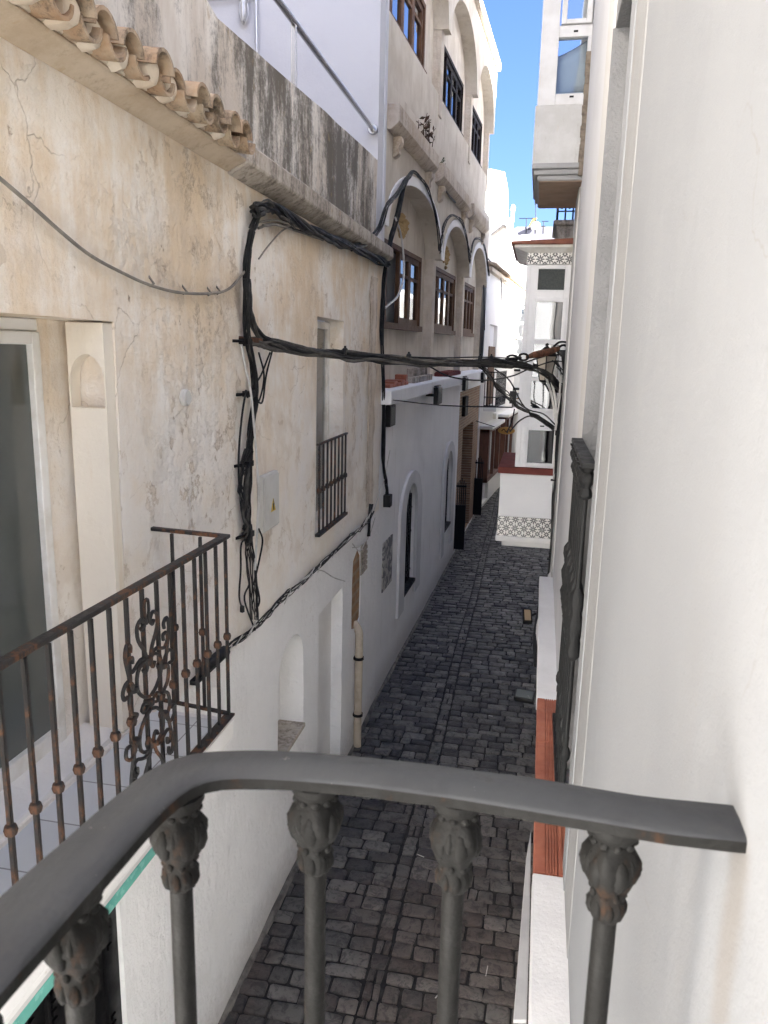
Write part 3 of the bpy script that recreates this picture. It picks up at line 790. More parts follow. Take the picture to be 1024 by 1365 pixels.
# little vent grid and round cover plate on the wall
q = MB(); w0 = atx((484, 745), XL)
for i in range(5): q.mbox(wA, w0.y-.13, w0.y+.13, w0.z-.16+i*.07, w0.z-.12+i*.07, .012, .03)
q.mbox(wA, w0.y-.15, w0.y+.15, w0.z-.18, w0.z+.2, 0, .014)
tag(q.build('wall_vent', M['ledge'], smooth=False), 'small grey slotted vent plate just under the strung cables', 'vent')
w0 = atx((243, 530), XL)
q = MB(); q.lathe((XL, w0.y, w0.z), [(.001, -.01), (.05, -.01), (.05, .03), (.042, .04), (.02, .036), (.001, .036)], 20, ax='x')
tag(q.build('cover_plate', M['box']), 'round white cover cap on the bare plaster between door and cables', 'junction cover')

# ---------------------------------------------------------------- rusty balcony railing
RL = thing('balcony_railing', 'rusty wrought-iron balcony railing with a scrolled centre ornament', 'railing', (-1.61, 2.2, 2.94))
zt = 4.01; xf = -1.605; ye = 3.74
q = MB(); q.bar([(xf, .4, zt), (xf, 1.6, zt+.004), (xf, ye, zt)], .045, .022); q.bar([(XL-.02, ye+.07, zt-.004), (xf+.02, ye, zt)], .036, .02)
q.build('handrail', M['iron'], RL, bevel=.004)
q = MB(); q.bar([(xf, .4, 2.965), (xf, ye+.02, 2.965)], .055, .014); q.bar([(XL, ye+.06, 2.98), (xf, ye, 2.975)], .03, .014)
q.build('bottom_rail', M['iron'], RL, bevel=.003)
def baluster_mesh():
    m_ = MB(); r = .0078
    m_.box(-r, r, -r, r, 2.97, 3.99)
    m_.lathe((0, 0, 3.44), [(.010, -.022), (.019, -.016), (.023, 0), (.019, .016), (.010, .022)], 10)
    return m_
bm_me = baluster_mesh().mesh('baluster', M['iron'], Vector((0, 0, 2.94)))
ys_ = [ye-.005-.128*i for i in range(26)]
spots = [(xf, y) for y in ys_ if y > .45] + [(-1.763, ye+.022), (-1.944, ye+.050)]
for (x, y) in spots:
    o = bpy.data.objects.new('baluster', bm_me); COL.objects.link(o); o.parent = RL
    o.location = (x+1.61, y-2.2, 0)
# scroll ornament, drawn in (along, up) and swept as bar, standing a little proud of the bars
def spiral(cx_, cz, r0, r1, a0, turns, n=18):
    return [(cx_+(r0+(r1-r0)*i/n)*math.cos(a0+turns*2*math.pi*i/n), cz+(r0+(r1-r0)*i/n)*math.sin(a0+turns*2*math.pi*i/n)) for i in range(n+1)]
oc = min(ys_, key=lambda y: abs(y-atx((193, 900), xf).y)); orn = MB(); oz = 3.47
def scroll(pts, r=.0085):
    for sx in (1, -1):
        for sz in (1, -1):
            orn.tube(catmull([(xf+.02, oc+sx*a*1.15, oz+sz*b_*1.06) for a, b_ in pts], 3), r, 7)
scroll([(.006, .03), (.05, .05), (.09, .10), (.085, .17), (.03, .20), (.012, .17), (.03, .145), (.045, .165)])
scroll([(.012, .19), (.03, .24), (.07, .30), (.075, .355), (.045, .38), (.02, .355), (.035, .33), (.05, .345)])
scroll([(.012, .20), (.06, .215), (.12, .19), (.15, .215), (.145, .25), (.118, .25), (.118, .225)])
scroll([(.10, .0), (.14, .03), (.15, .09), (.12, .13), (.155, .165), (.19, .14), (.185, .105), (.16, .105)])
scroll([(.128, .12), (.15, .20), (.165, .27), (.15, .315), (.125, .30), (.128, .275)])
scroll([(.01, .0), (.05, .02), (.07, .0)], .007)
scroll([(.005, .345), (.015, .40), (.012, .44), (.0, .45)], .007)
for a, b_ in ((0, .20), (0, -.20), (.128, .12), (-.128, .12), (.128, -.12), (-.128, -.12), (0, 0)):
    orn.lathe((xf+.012, oc+a, oz+b_), [(.012, -.016), (.024, -.012), (.026, 0), (.024, .012), (.012, .016)], 10)
orn.build('scroll_ornament', M['iron'], RL)

# window rail of the small window
WR = thing('window_railing', 'narrow rusty iron guard rail across the small recessed window', 'railing', (XL+.03, 7.55, 3.2))
q = MB(); q.bar([(XL+.03, 7.0, 4.12), (XL+.03, 8.14, 4.12)], .03, .02); q.build('top_rail', M['iron'], WR, bevel=.003)
q = MB(); q.bar([(XL+.03, 7.0, 3.22), (XL+.03, 8.14, 3.22)], .05, .03); q.build('bottom_rail', M['iron'], WR, bevel=.003)
for i in range(8):
    q = MB(); y = 7.06+i*.148
    q.box(XL+.021, XL+.039, y-.009, y+.009, 3.23, 4.11); q.lathe((XL+.03, y, 3.66), [(.01, -.03), (.022, -.02), (.024, 0), (.022, .02), (.01, .03)], 8); q.build('baluster', M['iron'], WR)

# meter box
EB = thing('meter_box', 'pale grey electric meter box with a yellow warning triangle beside the cables', 'electric box', (XL, 5.75, 3.6))
q = MB(); q.mbox(wA, 5.44, 5.80, 3.60, 4.05, 0, .05); q.build('case', M['box'], EB, bevel=.01)
q = MB(); q.mbox(wA, 5.455, 5.785, 3.615, 4.035, .052, .060); q.build('box_door', M['box'], EB, bevel=.005)
q = MB(); q.wprism(wA, [(5.585, 3.745), (5.695, 3.745), (5.64, 3.85)], .061, .063); q.build('warning_sign', M['yellow'], EB, smooth=False)
q = MB(); q.wprism(wA, [(5.635, 3.755), (5.655, 3.755), (5.648, 3.795), (5.662, 3.795), (5.637, 3.845), (5.643, 3.808), (5.625, 3.808)], .0635, .065); q.build('bolt_symbol', M['black'], EB, smooth=False)

# terrace railing and wall lamp on the gable
e0 = aty((497, 172), 9.66); xq = e0.x
TR = thing('terrace_railing', 'polished steel handrail above the stained parapet', 'railing', (xq, 8, 6.9))
q = MB(); q.tube([(xq, 2, e0.z), (xq, 9.60, e0.z)], .028, 14); q.build('handrail', M['steel'], TR)
for pt in ((392, 55),):
    t0 = atx(pt, xq); q = MB(); q.box(xq-.02, xq+.02, t0.y-.02, t0.y+.02, 6.3, e0.z-.02); q.build('post', M['steel'], TR, bevel=.003)
q = MB(); q.box(xq-.02, xq+.02, 3.2, 3.24, 6.3, e0.z-.02); q.build('post', M['steel'], TR, bevel=.003)
q = MB(); q.lathe((xq, 9.66, e0.z), [(.001, -.06), (.03, -.06), (.03, -.02), (.055, -.02), (.06, -.01), (.06, .035), (.001, .035)], 18, ax='y'); q.build('wall_flange', M['steel'], TR)
l0 = aty((326, 12), 9.69)
LA = thing('bulkhead_lamp', 'small grey caged lamp on surface conduit high on the white gable', 'lamp', tuple(l0))
q = MB(); q.lathe((l0.x, 9.66, l0.z+.04), [(.05, .0), (.055, .09), (.04, .11), (.001, .11)], 14); q.lathe((l0.x, 9.66, l0.z), [(.001, -.16), (.03, -.15), (.045, -.08), (.045, .04), (.001, .04)], 14); q.build('lamp_body', M['aluminium'], LA)
q = MB()
for k in range(6):
    a = k*math.pi/3; q.tube(catmull([(l0.x+.052*math.cos(a), 9.66+.052*math.sin(a), l0.z+.05), (l0.x+.055*math.cos(a), 9.66+.055*math.sin(a), l0.z-.08), (l0.x+.01*math.cos(a), 9.66+.01*math.sin(a), l0.z-.18)], 4), .006, 6)
q.build('cage', M['aluminium'], LA)
ce = aty((340, 12), 9.69)
q = MB(); q.tube([(-4.6, 9.675, l0.z+.12), (ce.x-.04, 9.675, l0.z+.12)], .018, 8); q.tube(catmull([(ce.x-.06, 9.675, l0.z+.12), (ce.x, 9.675, l0.z+.10), (ce.x+.02, 9.675, l0.z), (ce.x+.02, 9.675, l0.z-2.2)], 5), .018, 8); q.build('conduit', M['aluminium'], LA)

# ================================================================== ARCADED HOUSE
HB = thing('arcaded_house', 'cream house with rows of arches over brown windows and a white ground floor', 'house', (XL, 17, 0))
g1 = arch_poly(11.95, 13.0, 1.02, 2.35, .50); g2 = arch_poly(16.55, 17.6, 1.08, 2.38, .48)
dr = [(18.75, .02), (23.8, .02), (23.8, 4.1), (18.75, 4.1)]
mb = MB(); wall(mb, wB, [(10.1, 0), (24.1, 0), (24.1, 4.33), (10.1, 4.33)], [g1, g2, dr], .2, .010, .28, seed=3, depths=[.28, .28, .06])
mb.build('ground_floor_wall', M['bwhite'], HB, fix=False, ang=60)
def band(inner, outer): return inner, outer
for (i0, i1, o0, o1, vb, vs, rise, ob, ori) in ((11.95, 13.0, 11.5, 13.45, 1.02, 2.35, .50, .78, .72), (16.55, 17.6, 16.15, 18.0, 1.08, 2.38, .48, .56, .70)):
    q = MB(); n = 14; ci, ri = (i0+i1)/2, (i1-i0)/2; ro = (o1-o0)/2; co = (o0+o1)/2
    inn = [(i1, vb)]+[(ci+ri*math.cos(math.pi*k/n), vs+rise*math.sin(math.pi*k/n)) for k in range(n+1)]+[(i0, vb)]
    out = [(o1, ob)]+[(co+ro*math.cos(math.pi*k/n), vs+ori*math.sin(math.pi*k/n)) for k in range(n+1)]+[(o0, ob)]
    inn[0] = (i1, ob); inn[-1] = (i0, ob)
    m_ = len(inn)
    for d in (0.004, .055): q.v += [wB(u, v, d) for u, v in inn]+[wB(u, v, d) for u, v in out]
    for k in range(m_-1):
        q.f += [(k+2*m_, k+1+2*m_, k+1+3*m_, k+3*m_), (k, k+1, k+1+2*m_, k+2*m_), (k+m_, k+1+m_, k+1+3*m_, k+3*m_)]
    for e_ in (0, m_-1): q.f.append((e_, e_+m_, e_+3*m_, e_+2*m_))
    q.mi = [0]*len(q.f)
    q.build('arch_surround', M['rough_white'], HB, bevel=.01)
    q = MB(); q.mbox(wB, i0-.1, i1+.1, vb-.1, vs+rise+.1, -.30, -.27); q.build('dark_opening', M['dark'], HB, smooth=False)
    q = MB()
    for k in range(7):
        u = i0+.07+k*(i1-i0-.14)/6; q.tube([wB(u, vb, -.06), wB(u, vs+rise*.8, -.06)], .014, 6)
    for v in (vb+.2, vb+.9, vs): q.mbox(wB, i0, i1, v-.012, v+.012, -.07, -.05)
    q.mbox(wB, i0, i1, vb-.02, vb+.03, -.2, .05); q.build('window_grille', M['blackiron'], HB)
# brick portal with its dark door
q = MB(); dh = [(19.9, .02), (22.4, .02), (22.4, 3.1), (19.9, 3.1)]
wall(q, lambda u, v, d: wB(u, v, d-.03), [(18.75, .0), (23.8, 0), (23.8, 4.15), (18.75, 4.15)], [dh], .3, .004, .5); q.build('brick_portal', M['brick'], HB, fix=False)
q = MB(); q.mbox(wB, 19.8, 22.5, 0, 3.2, -.6, -.5)
for k in range(4): q.mbox(wB, 19.98+k*.62, 19.98+k*.62+.5, .2, 2.9, -.5, -.47)
q.build('portal_door', M['wood_black'], HB, smooth=False)
q = MB(); q.mbox(wB, 19.5, 20.1, 3.45, 3.95, -.028, .06); q.build('portal_window', M['wood_black'], HB, bevel=.01)
for u in (18.95, 23.4):
    q = MB()
    for k in range(5): q.mbox(wB, u-.02, u+.02, .12, 1.95-abs(k-2)*.06, .01+k*.05, .03+k*.05)
    q.mbox(wB, u-.03, u+.03, .1, 1.25, -.02, .24); q.mbox(wB, u-.03, u+.03, 1.72, 1.76, -.02, .24)
    q.build('gate_leaf', M['blackiron'], HB, smooth=False)
# house number plaque in stone mosaic
q = MB(); q.mbox(wB, 10.42, 11.06, 1.56, 2.30, .006, .02)
tag(q.build('mosaic_plaque', M['mosaic'], smooth=False), 'grey mosaic plaque beside the nearest arched grille', 'plaque')
# ledge above the ground floor
q = MB(); q.wprism(wB, [(10.12, 4.31), (23.9, 4.31), (23.9, 4.51), (10.12, 4.51)], -.33, .15); q.build('floor_ledge', M['bwhite'], HB, bevel=.02)
# first floor bay wall, set back
bays = [(10.3, 14.9), (15.25, 19.5), (19.85, 23.95)]
wins = [(10.6, 14.25), (15.6, 18.9), (20.1, 23.1)]
def leaves(mb, pm, u0, u1, v0, v1, n, openleaf=None):
    mb.mbox(wB, u0, u1, v1-.07, v1, -.36, -.24); mb.mbox(wB, u0-.05, u1+.05, v0-.06, v0+.03, -.36, -.20)
    mb.mbox(wB, u0, u0+.09, v0, v1, -.36, -.24); mb.mbox(wB, u1-.09, u1, v0, v1, -.36, -.24)
    wd = (u1-u0-.18)/n
    for k in range(n):
        a = u0+.09+k*wd; c_ = a+wd
        if k == openleaf: continue
        mb.mbox(wB, a+.004, a+.10, v0+.03, v1-.07, -.335, -.27); mb.mbox(wB, c_-.10, c_-.004, v0+.03, v1-.07, -.335, -.27)
        mb.mbox(wB, a+.1, c_-.1, v0+.03, v0+.13, -.335, -.27); mb.mbox(wB, a+.1, c_-.1, v1-.15, v1-.07, -.335, -.27)
        vm = v0+(v1-v0)*.66; mb.mbox(wB, a+.1, c_-.1, vm-.025, vm+.025, -.33, -.275)
        pm.mbox(wB, a+.09, c_-.09, v0+.12, v1-.14, -.306, -.302)
bw = MB()
wh = [[(a+.05, 5.40), (c_-.05, 5.40), (c_-.05, 6.58), (a+.05, 6.58)] for a, c_ in wins]
wall(bw, lambda u, v, d: wB(u, v, d-.30), [(10.12, 4.2), (24.0, 4.2), (24.0, 7.7), (10.12, 7.7)], wh, .3, .005, .2, seed=9)
bw.build('bay_wall', M['cream'], HB, fix=False, ang=60)
for i, (a, c_) in enumerate(wins):
    f = MB(); p = MB(); leaves(f, p, a, c_, 5.40, 6.58, 4, 1 if i == 0 else None)
    o = f.build('window', M['wood'], HB, smooth=False); p.build('pane', M['win_glass'], o, smooth=False)
    r_ = MB(); r_.mbox(wB, a, c_, 5.3, 6.7, -.75, -.72); r_.build('window_room', M['dark'], HB, smooth=False)
    r_ = MB(); r_.mbox(wB, a+.3+(1.0 if i == 0 else 0), c_-.2, 5.42, 6.55, -.50, -.49); r_.build('curtain', M['curtain'], HB, smooth=False)
# columns
for (u, w_) in ((14.92, .30), (19.52, .30), (23.97, .14)):
    q = MB(); q.mbox(wB, u, u+w_, 4.5, 6.64, -.33, -.13); q.build('column', M['stucco'], HB, bevel=.015)
    q = MB(); q.mbox(wB, u, u+w_, 9.0, 10.36, -.33, -.12); q.build('column', M['stucco'], HB, bevel=.015)
def arcade(v0, vtop, rise, name, d0=-.32, d1=0.):
    n = 18; P = []
    us = [(10.3, 14.9), (15.25, 19.5), (19.85, 23.95)]
    P.append((10.12, v0)); P.append((10.3, v0))
    for (a, c_) in us:
        cc, r = (a+c_)/2, (c_-a)/2
        P += [(cc-r*math.cos(math.pi*k/n), v0+rise*math.sin(math.pi*k/n)) for k in range(1 if a == 10.3 else 0, n+1)]
    P += [(24.12, v0), (24.12, vtop), (10.12, vtop)]
    q = MB(); m_ = len(P)
    # front and back faces, split into vertical strips so the concave outline tessellates cleanly
    for d in (d1, d0):
        low = P[:-2]; base = len(q.v)
        q.v += [wB(u, v, d) for u, v in low]+[wB(u, vtop, d) for u, v in low]; k_ = len(low)
        for i in range(k_-1): q.f.append((base+i, base+i+1, base+k_+i+1, base+k_+i))
    k_ = len(low)
    for i in range(k_-1): q.f.append((i, i+1, 2*k_+i+1, 2*k_+i))
    q.f.append((0, k_, 3*k_, 2*k_)); q.f.append((k_-1, 2*k_-1, 4*k_-1, 3*k_-1))
    q.mi = [0]*len(q.f)
    return q.build(name, M['cream'], HB, ang=30)
arcade(6.62, 8.35, .80, 'arcade')
# plain raised bands round the arches
q = MB()
for (a, c_) in bays:
    cc, r = (a+c_)/2, (c_-a)/2; n = 18
    for k in range(n):
        a0, a1 = math.pi*k/n, math.pi*(k+1)/n
        pts = [(cc-r*math.cos(x), 6.62+.80*math.sin(x)) for x in (a0, a1)]+[(cc-(r+.16)*math.cos(x), 6.62+(.80+.13)*math.sin(x)) for x in (a1, a0)]
        if pts[2][0] < 10.13 or pts[3][0] < 10.13 or pts[2][0] > 24.1 : continue
        q.wprism(wB, pts, .003, .02)
q.build('arch_band', M['bwhite'], HB, smooth=False)
# reliefs in the blind heads of the arches
for u in (12.6, 17.4):
    q = MB(); rnd = random.Random(int(u))
    for k in range(26):
        a = rnd.uniform(0, 6.28); rr = rnd.uniform(.02, .30); c0 = wB(u+rr*math.cos(a)*.9, 6.86+rr*math.sin(a)*.75, -.28)
        s_ = rnd.uniform(.035, .08); q.lathe(c0, [(.001, -s_), (s_*.8, -s_*.4), (s_, 0), (s_*.7, s_*.5), (.001, s_)], 8, ax='x')
    q.build('relief', M['ornament'], HB)
# upper storey
uw = [(10.5, 13.9), (15.6, 18.9), (20.1, 23.1)]
bw = MB(); wh = [[(a+.05, 9.38), (c_-.05, 9.38), (c_-.05, 10.40), (a+.05, 10.40)] for a, c_ in uw]
wall(bw, lambda u, v, d: wB(u, v, d-.28), [(10.12, 8.3), (24.1, 8.3), (24.1, 11.8), (10.12, 11.8)], wh, .3, .005, .2, seed=19)
bw.build('bay_wall', M['cream'], HB, fix=False, ang=60)
q = MB(); q.mbox(wB, 10.12, 24.1, 8.3, 9.34, -.278, -.15); q.build('breast_wall', M['cream'], HB, bevel=.01)
for i, (a, c_) in enumerate(uw):
    f = MB(); p = MB(); leaves(f, p, a, c_, 9.40, 10.40, 4, 0 if i == 1 else None)
    o = f.build('window', M['wood' if i == 0 else 'wood_black'], HB, smooth=False); p.build('pane', M['mirror' if i == 0 else 'win_glass'], o, smooth=False)
    r_ = MB(); r_.mbox(wB, a, c_, 9.3, 10.5, -.75, -.72); r_.build('window_room', M['dark'], HB, smooth=False)
arcade(10.34, 11.8, 1.0, 'upper_arcade')
q = MB(); q.mbox(wB, 10.1, 24.16, 11.78, 11.98, -.3, .10); q.build('string_course', M['stucco'], HB, bevel=.02)
q = MB(); q.mbox(wB, 10.1, 24.12, 11.98, 11.85, -.3, .0); q.build('roof_parapet', M['cream'], HB, bevel=.02)
q = MB(); q.box(-6.5, XL-.02, 9.72, 10.11, 6.3, 13.2); q.box(XL-.02, XL+.0, 10.02, 10.13, 6.3, 11.85); q.build('gable_wall', M['lav'], HB, smooth=False)
q = MB(); q.hexa([(-6.5, 10.11, 0), (XL-.8, 10.11, 0), (-1.8-.8, 24.0, 0), (-6.5, 24.0, 0), (-6.5, 10.11, 13.6), (XL-.8, 10.11, 13.0), (-1.8-.8, 24.0, 14.0), (-6.5, 24.0, 14.0)]); q.build('house_body', M['bwhite'], HB, smooth=False)
# cornices over the arches, each with two scroll corbels
for (a, c_) in ((10.16, 13.35), (13.95, 18.0), (18.7, 22.2)):
    q = MB(); q.v = []; prof = [(-.05, 7.76), (.05, 7.765), (.13, 7.83), (.155, 7.86), (.155, 8.06), (-.05, 8.07)]
    for u in (a, c_):
        q.v += [wB(u, v, d) for d, v in prof]
    n = len(prof); q.f = [tuple(range(n)), tuple(range(n, 2*n))]+[(i, (i+1) % n, (i+1) % n+n, i+n) for i in range(n)]; q.mi = [0]*len(q.f)
    o = q.build('cornice', M['corn'], HB, bevel=.012)
    for u in (a+.35, c_-.4):
        k = MB(); P = [(.0, 7.76), (.11, 7.76), (.12, 7.68), (.075, 7.62), (.085, 7.56), (.05, 7.52), (.0, 7.5)]
        n = len(P); k.v = [wB(u, v, d) for d, v in P]+[wB(u+.16, v, d) for d, v in P]
        k.f = [tuple(range(n)), tuple(range(n, 2*n))]+[(i, (i+1) % n, (i+1) % n+n, i+n) for i in range(n)]; k.mi = [0]*len(k.f)
        k.build('corbel', M['corn'], o, bevel=.01)
# dry plants on the nearest cornice
def tuft(name, label, c, n, h, mat, seed, sp=.25, cat='plant'):
    rnd = random.Random(seed); q = MB()
    for i in range(n):
        b0 = Vector(c)+Vector((rnd.uniform(-.03, .03), rnd.uniform(-sp, sp), 0)); d = Vector((rnd.uniform(-.2, .35), rnd.uniform(-.6, .6), 1)).normalized()
        L = h*rnd.uniform(.5, 1.1); b1 = b0+d*L*.6; b2 = b1+(d+Vector((.2, rnd.uniform(-.6, .6), -.5))).normalized()*L*.5
        q.tube([b0, b0.lerp(b1, .5), b1, b2], [.008, .007, .006, .004], 5)
        for k in range(3):
            p0 = b1.lerp(b2, k/3); s_ = Vector((rnd.uniform(-1, 1), rnd.uniform(-1, 1), rnd.uniform(-.5, 1))).normalized()*L*.3; w_ = s_.cross(Vector((.3, .5, .8))).normalized()*L*.07
            q.add([p0, p0+s_*.5+w_, p0+s_, p0+s_*.5-w_], [(0, 1, 2, 3)])
    return tag(q.build(name, mat, fix=False), label, cat)
tuft('cornice_plant', 'dry brown plant sprouting from the first stained cornice', wB(12.6, 8.07, .06), 12, .38, M['dryleaf'], 2, .5)
tuft('weed', 'small green weed at the near end of the second cornice', wB(14.3, 8.07, .06), 6, .14, M['leaf'], 3, .2)
# things on the ground-floor ledge
q = MB()
for k in range(5): q.mbox(wB, 10.6+k*.28, 10.6+k*.28+.25, 4.513, 4.565+(k % 2)*.03, -.26, .02)
q.mbox(wB, 11.95, 12.1, 4.513, 4.66, -.2, -.02)
tag(q.build('roof_tile_stack', M['terra'], bevel=.01), 'red clay tiles lying along the near end of the white ledge', 'tiles')
q = MB(); q.mbox(wB, 12.5, 14.3, 4.513, 4.61, -.2, .02)
for k in range(6): q.mbox(wB, 12.6+k*.28, 12.62+k*.28, 4.61, 4.74, -.14, -.03)
tag(q.build('ledge_trough', M['ledge'], bevel=.008), 'grey trough on the white ledge beyond the clay tiles', 'planter')
q = MB(); q.mbox(wB, 16.2, 18.3, 4.513, 4.58, -.25, .05)
for k in range(7): q.mbox(wB, 16.25+k*.29, 16.47+k*.29, 4.58, 4.60, -.24, .04)
tag(q.build('roof_tile_stack', M['maroon'], bevel=.008), 'dark red tile bed farther along the white ledge', 'tiles')
# black floodlights hung under the ledge
lab = ['black floodlight under the near end of the white ledge', 'black floodlight under the ledge between the two arched grilles', 'black floodlight above the near edge of the brick portal', 'black floodlight above the far side of the brick portal']
for i, (pa, pb, dep) in enumerate((((515, 541), (524, 566), .02), ((579, 517), (587, 537), .2), ((616, 504), (623, 519), .2), ((641, 497), (646, 509), .2))):
    a_, b_ = atl(pa, BA+dep, BB), atl(pb, BA+dep, BB); u = (a_.y+b_.y)/2; hh = (a_.z-b_.z)/2; zc = (a_.z+b_.z)/2
    hw = max(.12, min(.26, abs(b_.y-a_.y)*.36))
    fl = thing('floodlight', lab[i], 'floodlight', tuple(wB(u, 0, 0)+Vector((0, 0, zc))), 'black floodlights under the ledge')
    def wL(uu, v, d): return Vector((BA+BB*uu+d, uu, v))
    q = MB(); q.mbox(wL, u-hw, u+hw, zc-hh, zc+hh, dep-.03, dep+.05); q.build('housing', M['black'], fl, bevel=.01)
    q = MB(); q.mbox(wL, u-hw+.03, u+hw-.03, zc-hh+.03, zc+hh-.03, dep+.052, dep+.056); q.build('lens', M['mesh'], fl, smooth=False)
    q = MB(); q.mbox(wL, u-.03, u+.03, zc-.02, zc+.03, -.02, dep-.03); q.mbox(wL, u-hw-.02, u+hw+.02, zc+hh+.01, zc+hh+.03, dep-.02, dep+.02); q.build('bracket', M['blackiron'], fl, smooth=False)

# ================================================================== WHITE HOUSES FARTHER DOWN
HC = thing('white_lane_house', 'plain white house with brown boxed windows past the brick portal', 'house', tuple(wC(28, 0, 0)))
def atc(p, d=0.): return atl(p, CA_+d, CB_)
c0 = atc((652, 367)); c1 = atc((695, 391)); zc = (c0.z+c1.z)/2
s1_ = [atc(p) for p in ((640, 572), (653, 628))]; s2_ = [atc(p) for p in ((664, 556), (680, 606))]
nar = [atc(p) for p in ((654, 432), (661, 485))]; nich = [atc(p) for p in ((642, 632), (650, 664))]
def rect(a, b): return [(a.y, min(a.z, b.z)), (b.y, min(a.z, b.z)), (b.y, max(a.z, b.z)), (a.y, max(a.z, b.z))]
holes = [rect(*nar), rect(*nich)]
mb = MB(); wall(mb, wC, [(23.95, 0), (45, 0), (45, zc+.1), (23.95, zc+.1)], holes, .5, .015, .12, seed=13)
mb.build('lane_wall', M['far_white'], HC, fix=False, ang=60)
q = MB()
for h in holes: q.mbox(wC, h[0][0]-.1, h[1][0]+.1, h[0][1]-.1, h[2][1]+.1, -.2, -.118)
q.build('blind_recess', M['lav'], HC, smooth=False)
q = MB(); q.mbox(wC, 24.0, 45, zc+.02, zc+.16, -.05, .14); q.build('tile_cornice', M['corn'], HC, bevel=.02)
q = MB(); y = 24.1
while y < 40:
    barrel(q, y, wC(y, 0, 0).x-.15, wC(y, 0, 0).x+.24, zc+.26, zc+.17, .10, .11, True, 6); y += .26
q.build('cornice_tiles', M['tile'], HC, fix=False)
tp = [atl((652, 316), CA_-.2, CB_), atl((690, 350), CA_-.2, CB_)]
q = MB(); q.mbox(wC, 24.2, 45, zc+.1, tp[0].z, -.45, -.2); q.build('upper_wall', M['far_white'], HC, bevel=.02)
q = MB(); q.hexa([tuple(wC(24.15, 0, -4)), tuple(wC(24.15, 0, -.5)), tuple(wC(45, 0, -.5)), tuple(wC(45, 0, -4)), tuple(wC(24.15, zc, -4)), tuple(wC(24.15, zc, -.5)), tuple(wC(45, zc, -.5)), tuple(wC(45, zc, -4))]); q.build('house_body', M['far_white'], HC, smooth=False)
for k, (a, b_) in enumerate((s1_, s2_)):
    u0, u1, v0, v1 = a.y, b_.y, b_.z, a.z
    f = MB(); f.mbox(wC, u0, u1, v0, v0+.12, 0, .3); f.mbox(wC, u0, u1, v1-.12, v1, 0, .3); f.mbox(wC, u0, u0+.14, v0, v1, 0, .3); f.mbox(wC, u1-.14, u1, v0, v1, 0, .3)
    f.mbox(wC, (u0+u1)/2-.08, (u0+u1)/2+.08, v0, v1, .2, .3)
    o = f.build('boxed_window', M['wood_red'], HC, bevel=.012)
    p = MB(); p.mbox(wC, u0+.1, u1-.1, v0+.1, v1-.1, .16, .17); p.build('pane', M['mirror'], o, smooth=False)
    p = MB(); p.mbox(wC, u0-.15, u1+.15, v1+.01, v1+.12, 0, .42); p.build('window_hood', M['far_white'], HC, bevel=.02)
g0, g1_ = atc((657, 551)), atc((664, 609))
q = MB(); q.mbox(wC, g0.y, g0.y+.5, g1_.z, g0.z, 0, .12); q.build('pipe_casing', M['pvc_old'], HC, bevel=.01)
# small balcony on that house
b0, b1 = atc((648, 541)), atc((668, 534))
yb = 25.2; xb = wC(yb, 0, 0).x; zb = aty((655, 541), yb).z
SBL = thing('small_balcony', 'small far balcony with dark iron bars above the brown boxed windows', 'balcony', (xb, yb, zb))
q = MB(); q.mbox(wC, yb-.8, yb+1.5, zb-.13, zb, -.02, .42); q.build('slab', M['far_white'], SBL, bevel=.01)
q = MB()
for k in range(11): q.tube([wC(yb-.75+k*.22, zb, .38), wC(yb-.75+k*.22, zb+1.1, .38)], .014, 6)
for k in range(5): q.tube([wC(yb-.78, zb, .02+k*.09), wC(yb-.78, zb+1.1, .02+k*.09)], .014, 6)
for z in (.05, .32, 1.1):
    q.mbox(wC, yb-.79, yb+1.5, zb+z-.015, zb+z+.015, .365, .395); q.mbox(wC, yb-.795, yb-.765, zb+z-.015, zb+z+.015, 0, .39)
for k in range(6): q.tube([wC(yb-.75+k*.4+.2+.16*math.cos(a), zb+.19+.12*math.sin(a), .38) for a in [i*math.pi/5 for i in range(11)]], .012, 5)
q.build('railing', M['blackiron'], SBL)
q = MB(); q.mbox(wC, yb-.3, yb+1.0, zb+.02, zb+1.9, .002, .03); q.build('balcony_door', M['wood'], SBL, smooth=False)
# oval sign
so = aty((675, 574), 23.0)
OS = thing('oval_sign', 'small ochre oval sign hanging over the lane below the wires', 'sign', tuple(so))
q = MB(); q.lathe((0, 0, 0), [(.001, -.02), (.25, -.02), (.265, 0), (.25, .02), (.001, .02)], 28, ax='y'); 
for v in q.v: v.x *= .96; v.z *= .42; v += so
q.build('board', M['orange'], OS)
q = MB(); q.tube(catmull([so+Vector((-.14, -.024, -.02)), so+Vector((-.07, -.026, .045)), so+Vector((0, -.026, -.035)), so+Vector((.07, -.026, .045)), so+Vector((.14, -.024, -.015))], 4), .014, 6); q.build('scroll_mark', M['wood_black'], OS)
q = MB(); q.tube([so+Vector((-.35, 0, .1)), Vector((wC(23.4, 0, 0).x-.3, 23.3, so.z+.3))], .012, 6); q.build('hanger', M['blackiron'], OS)
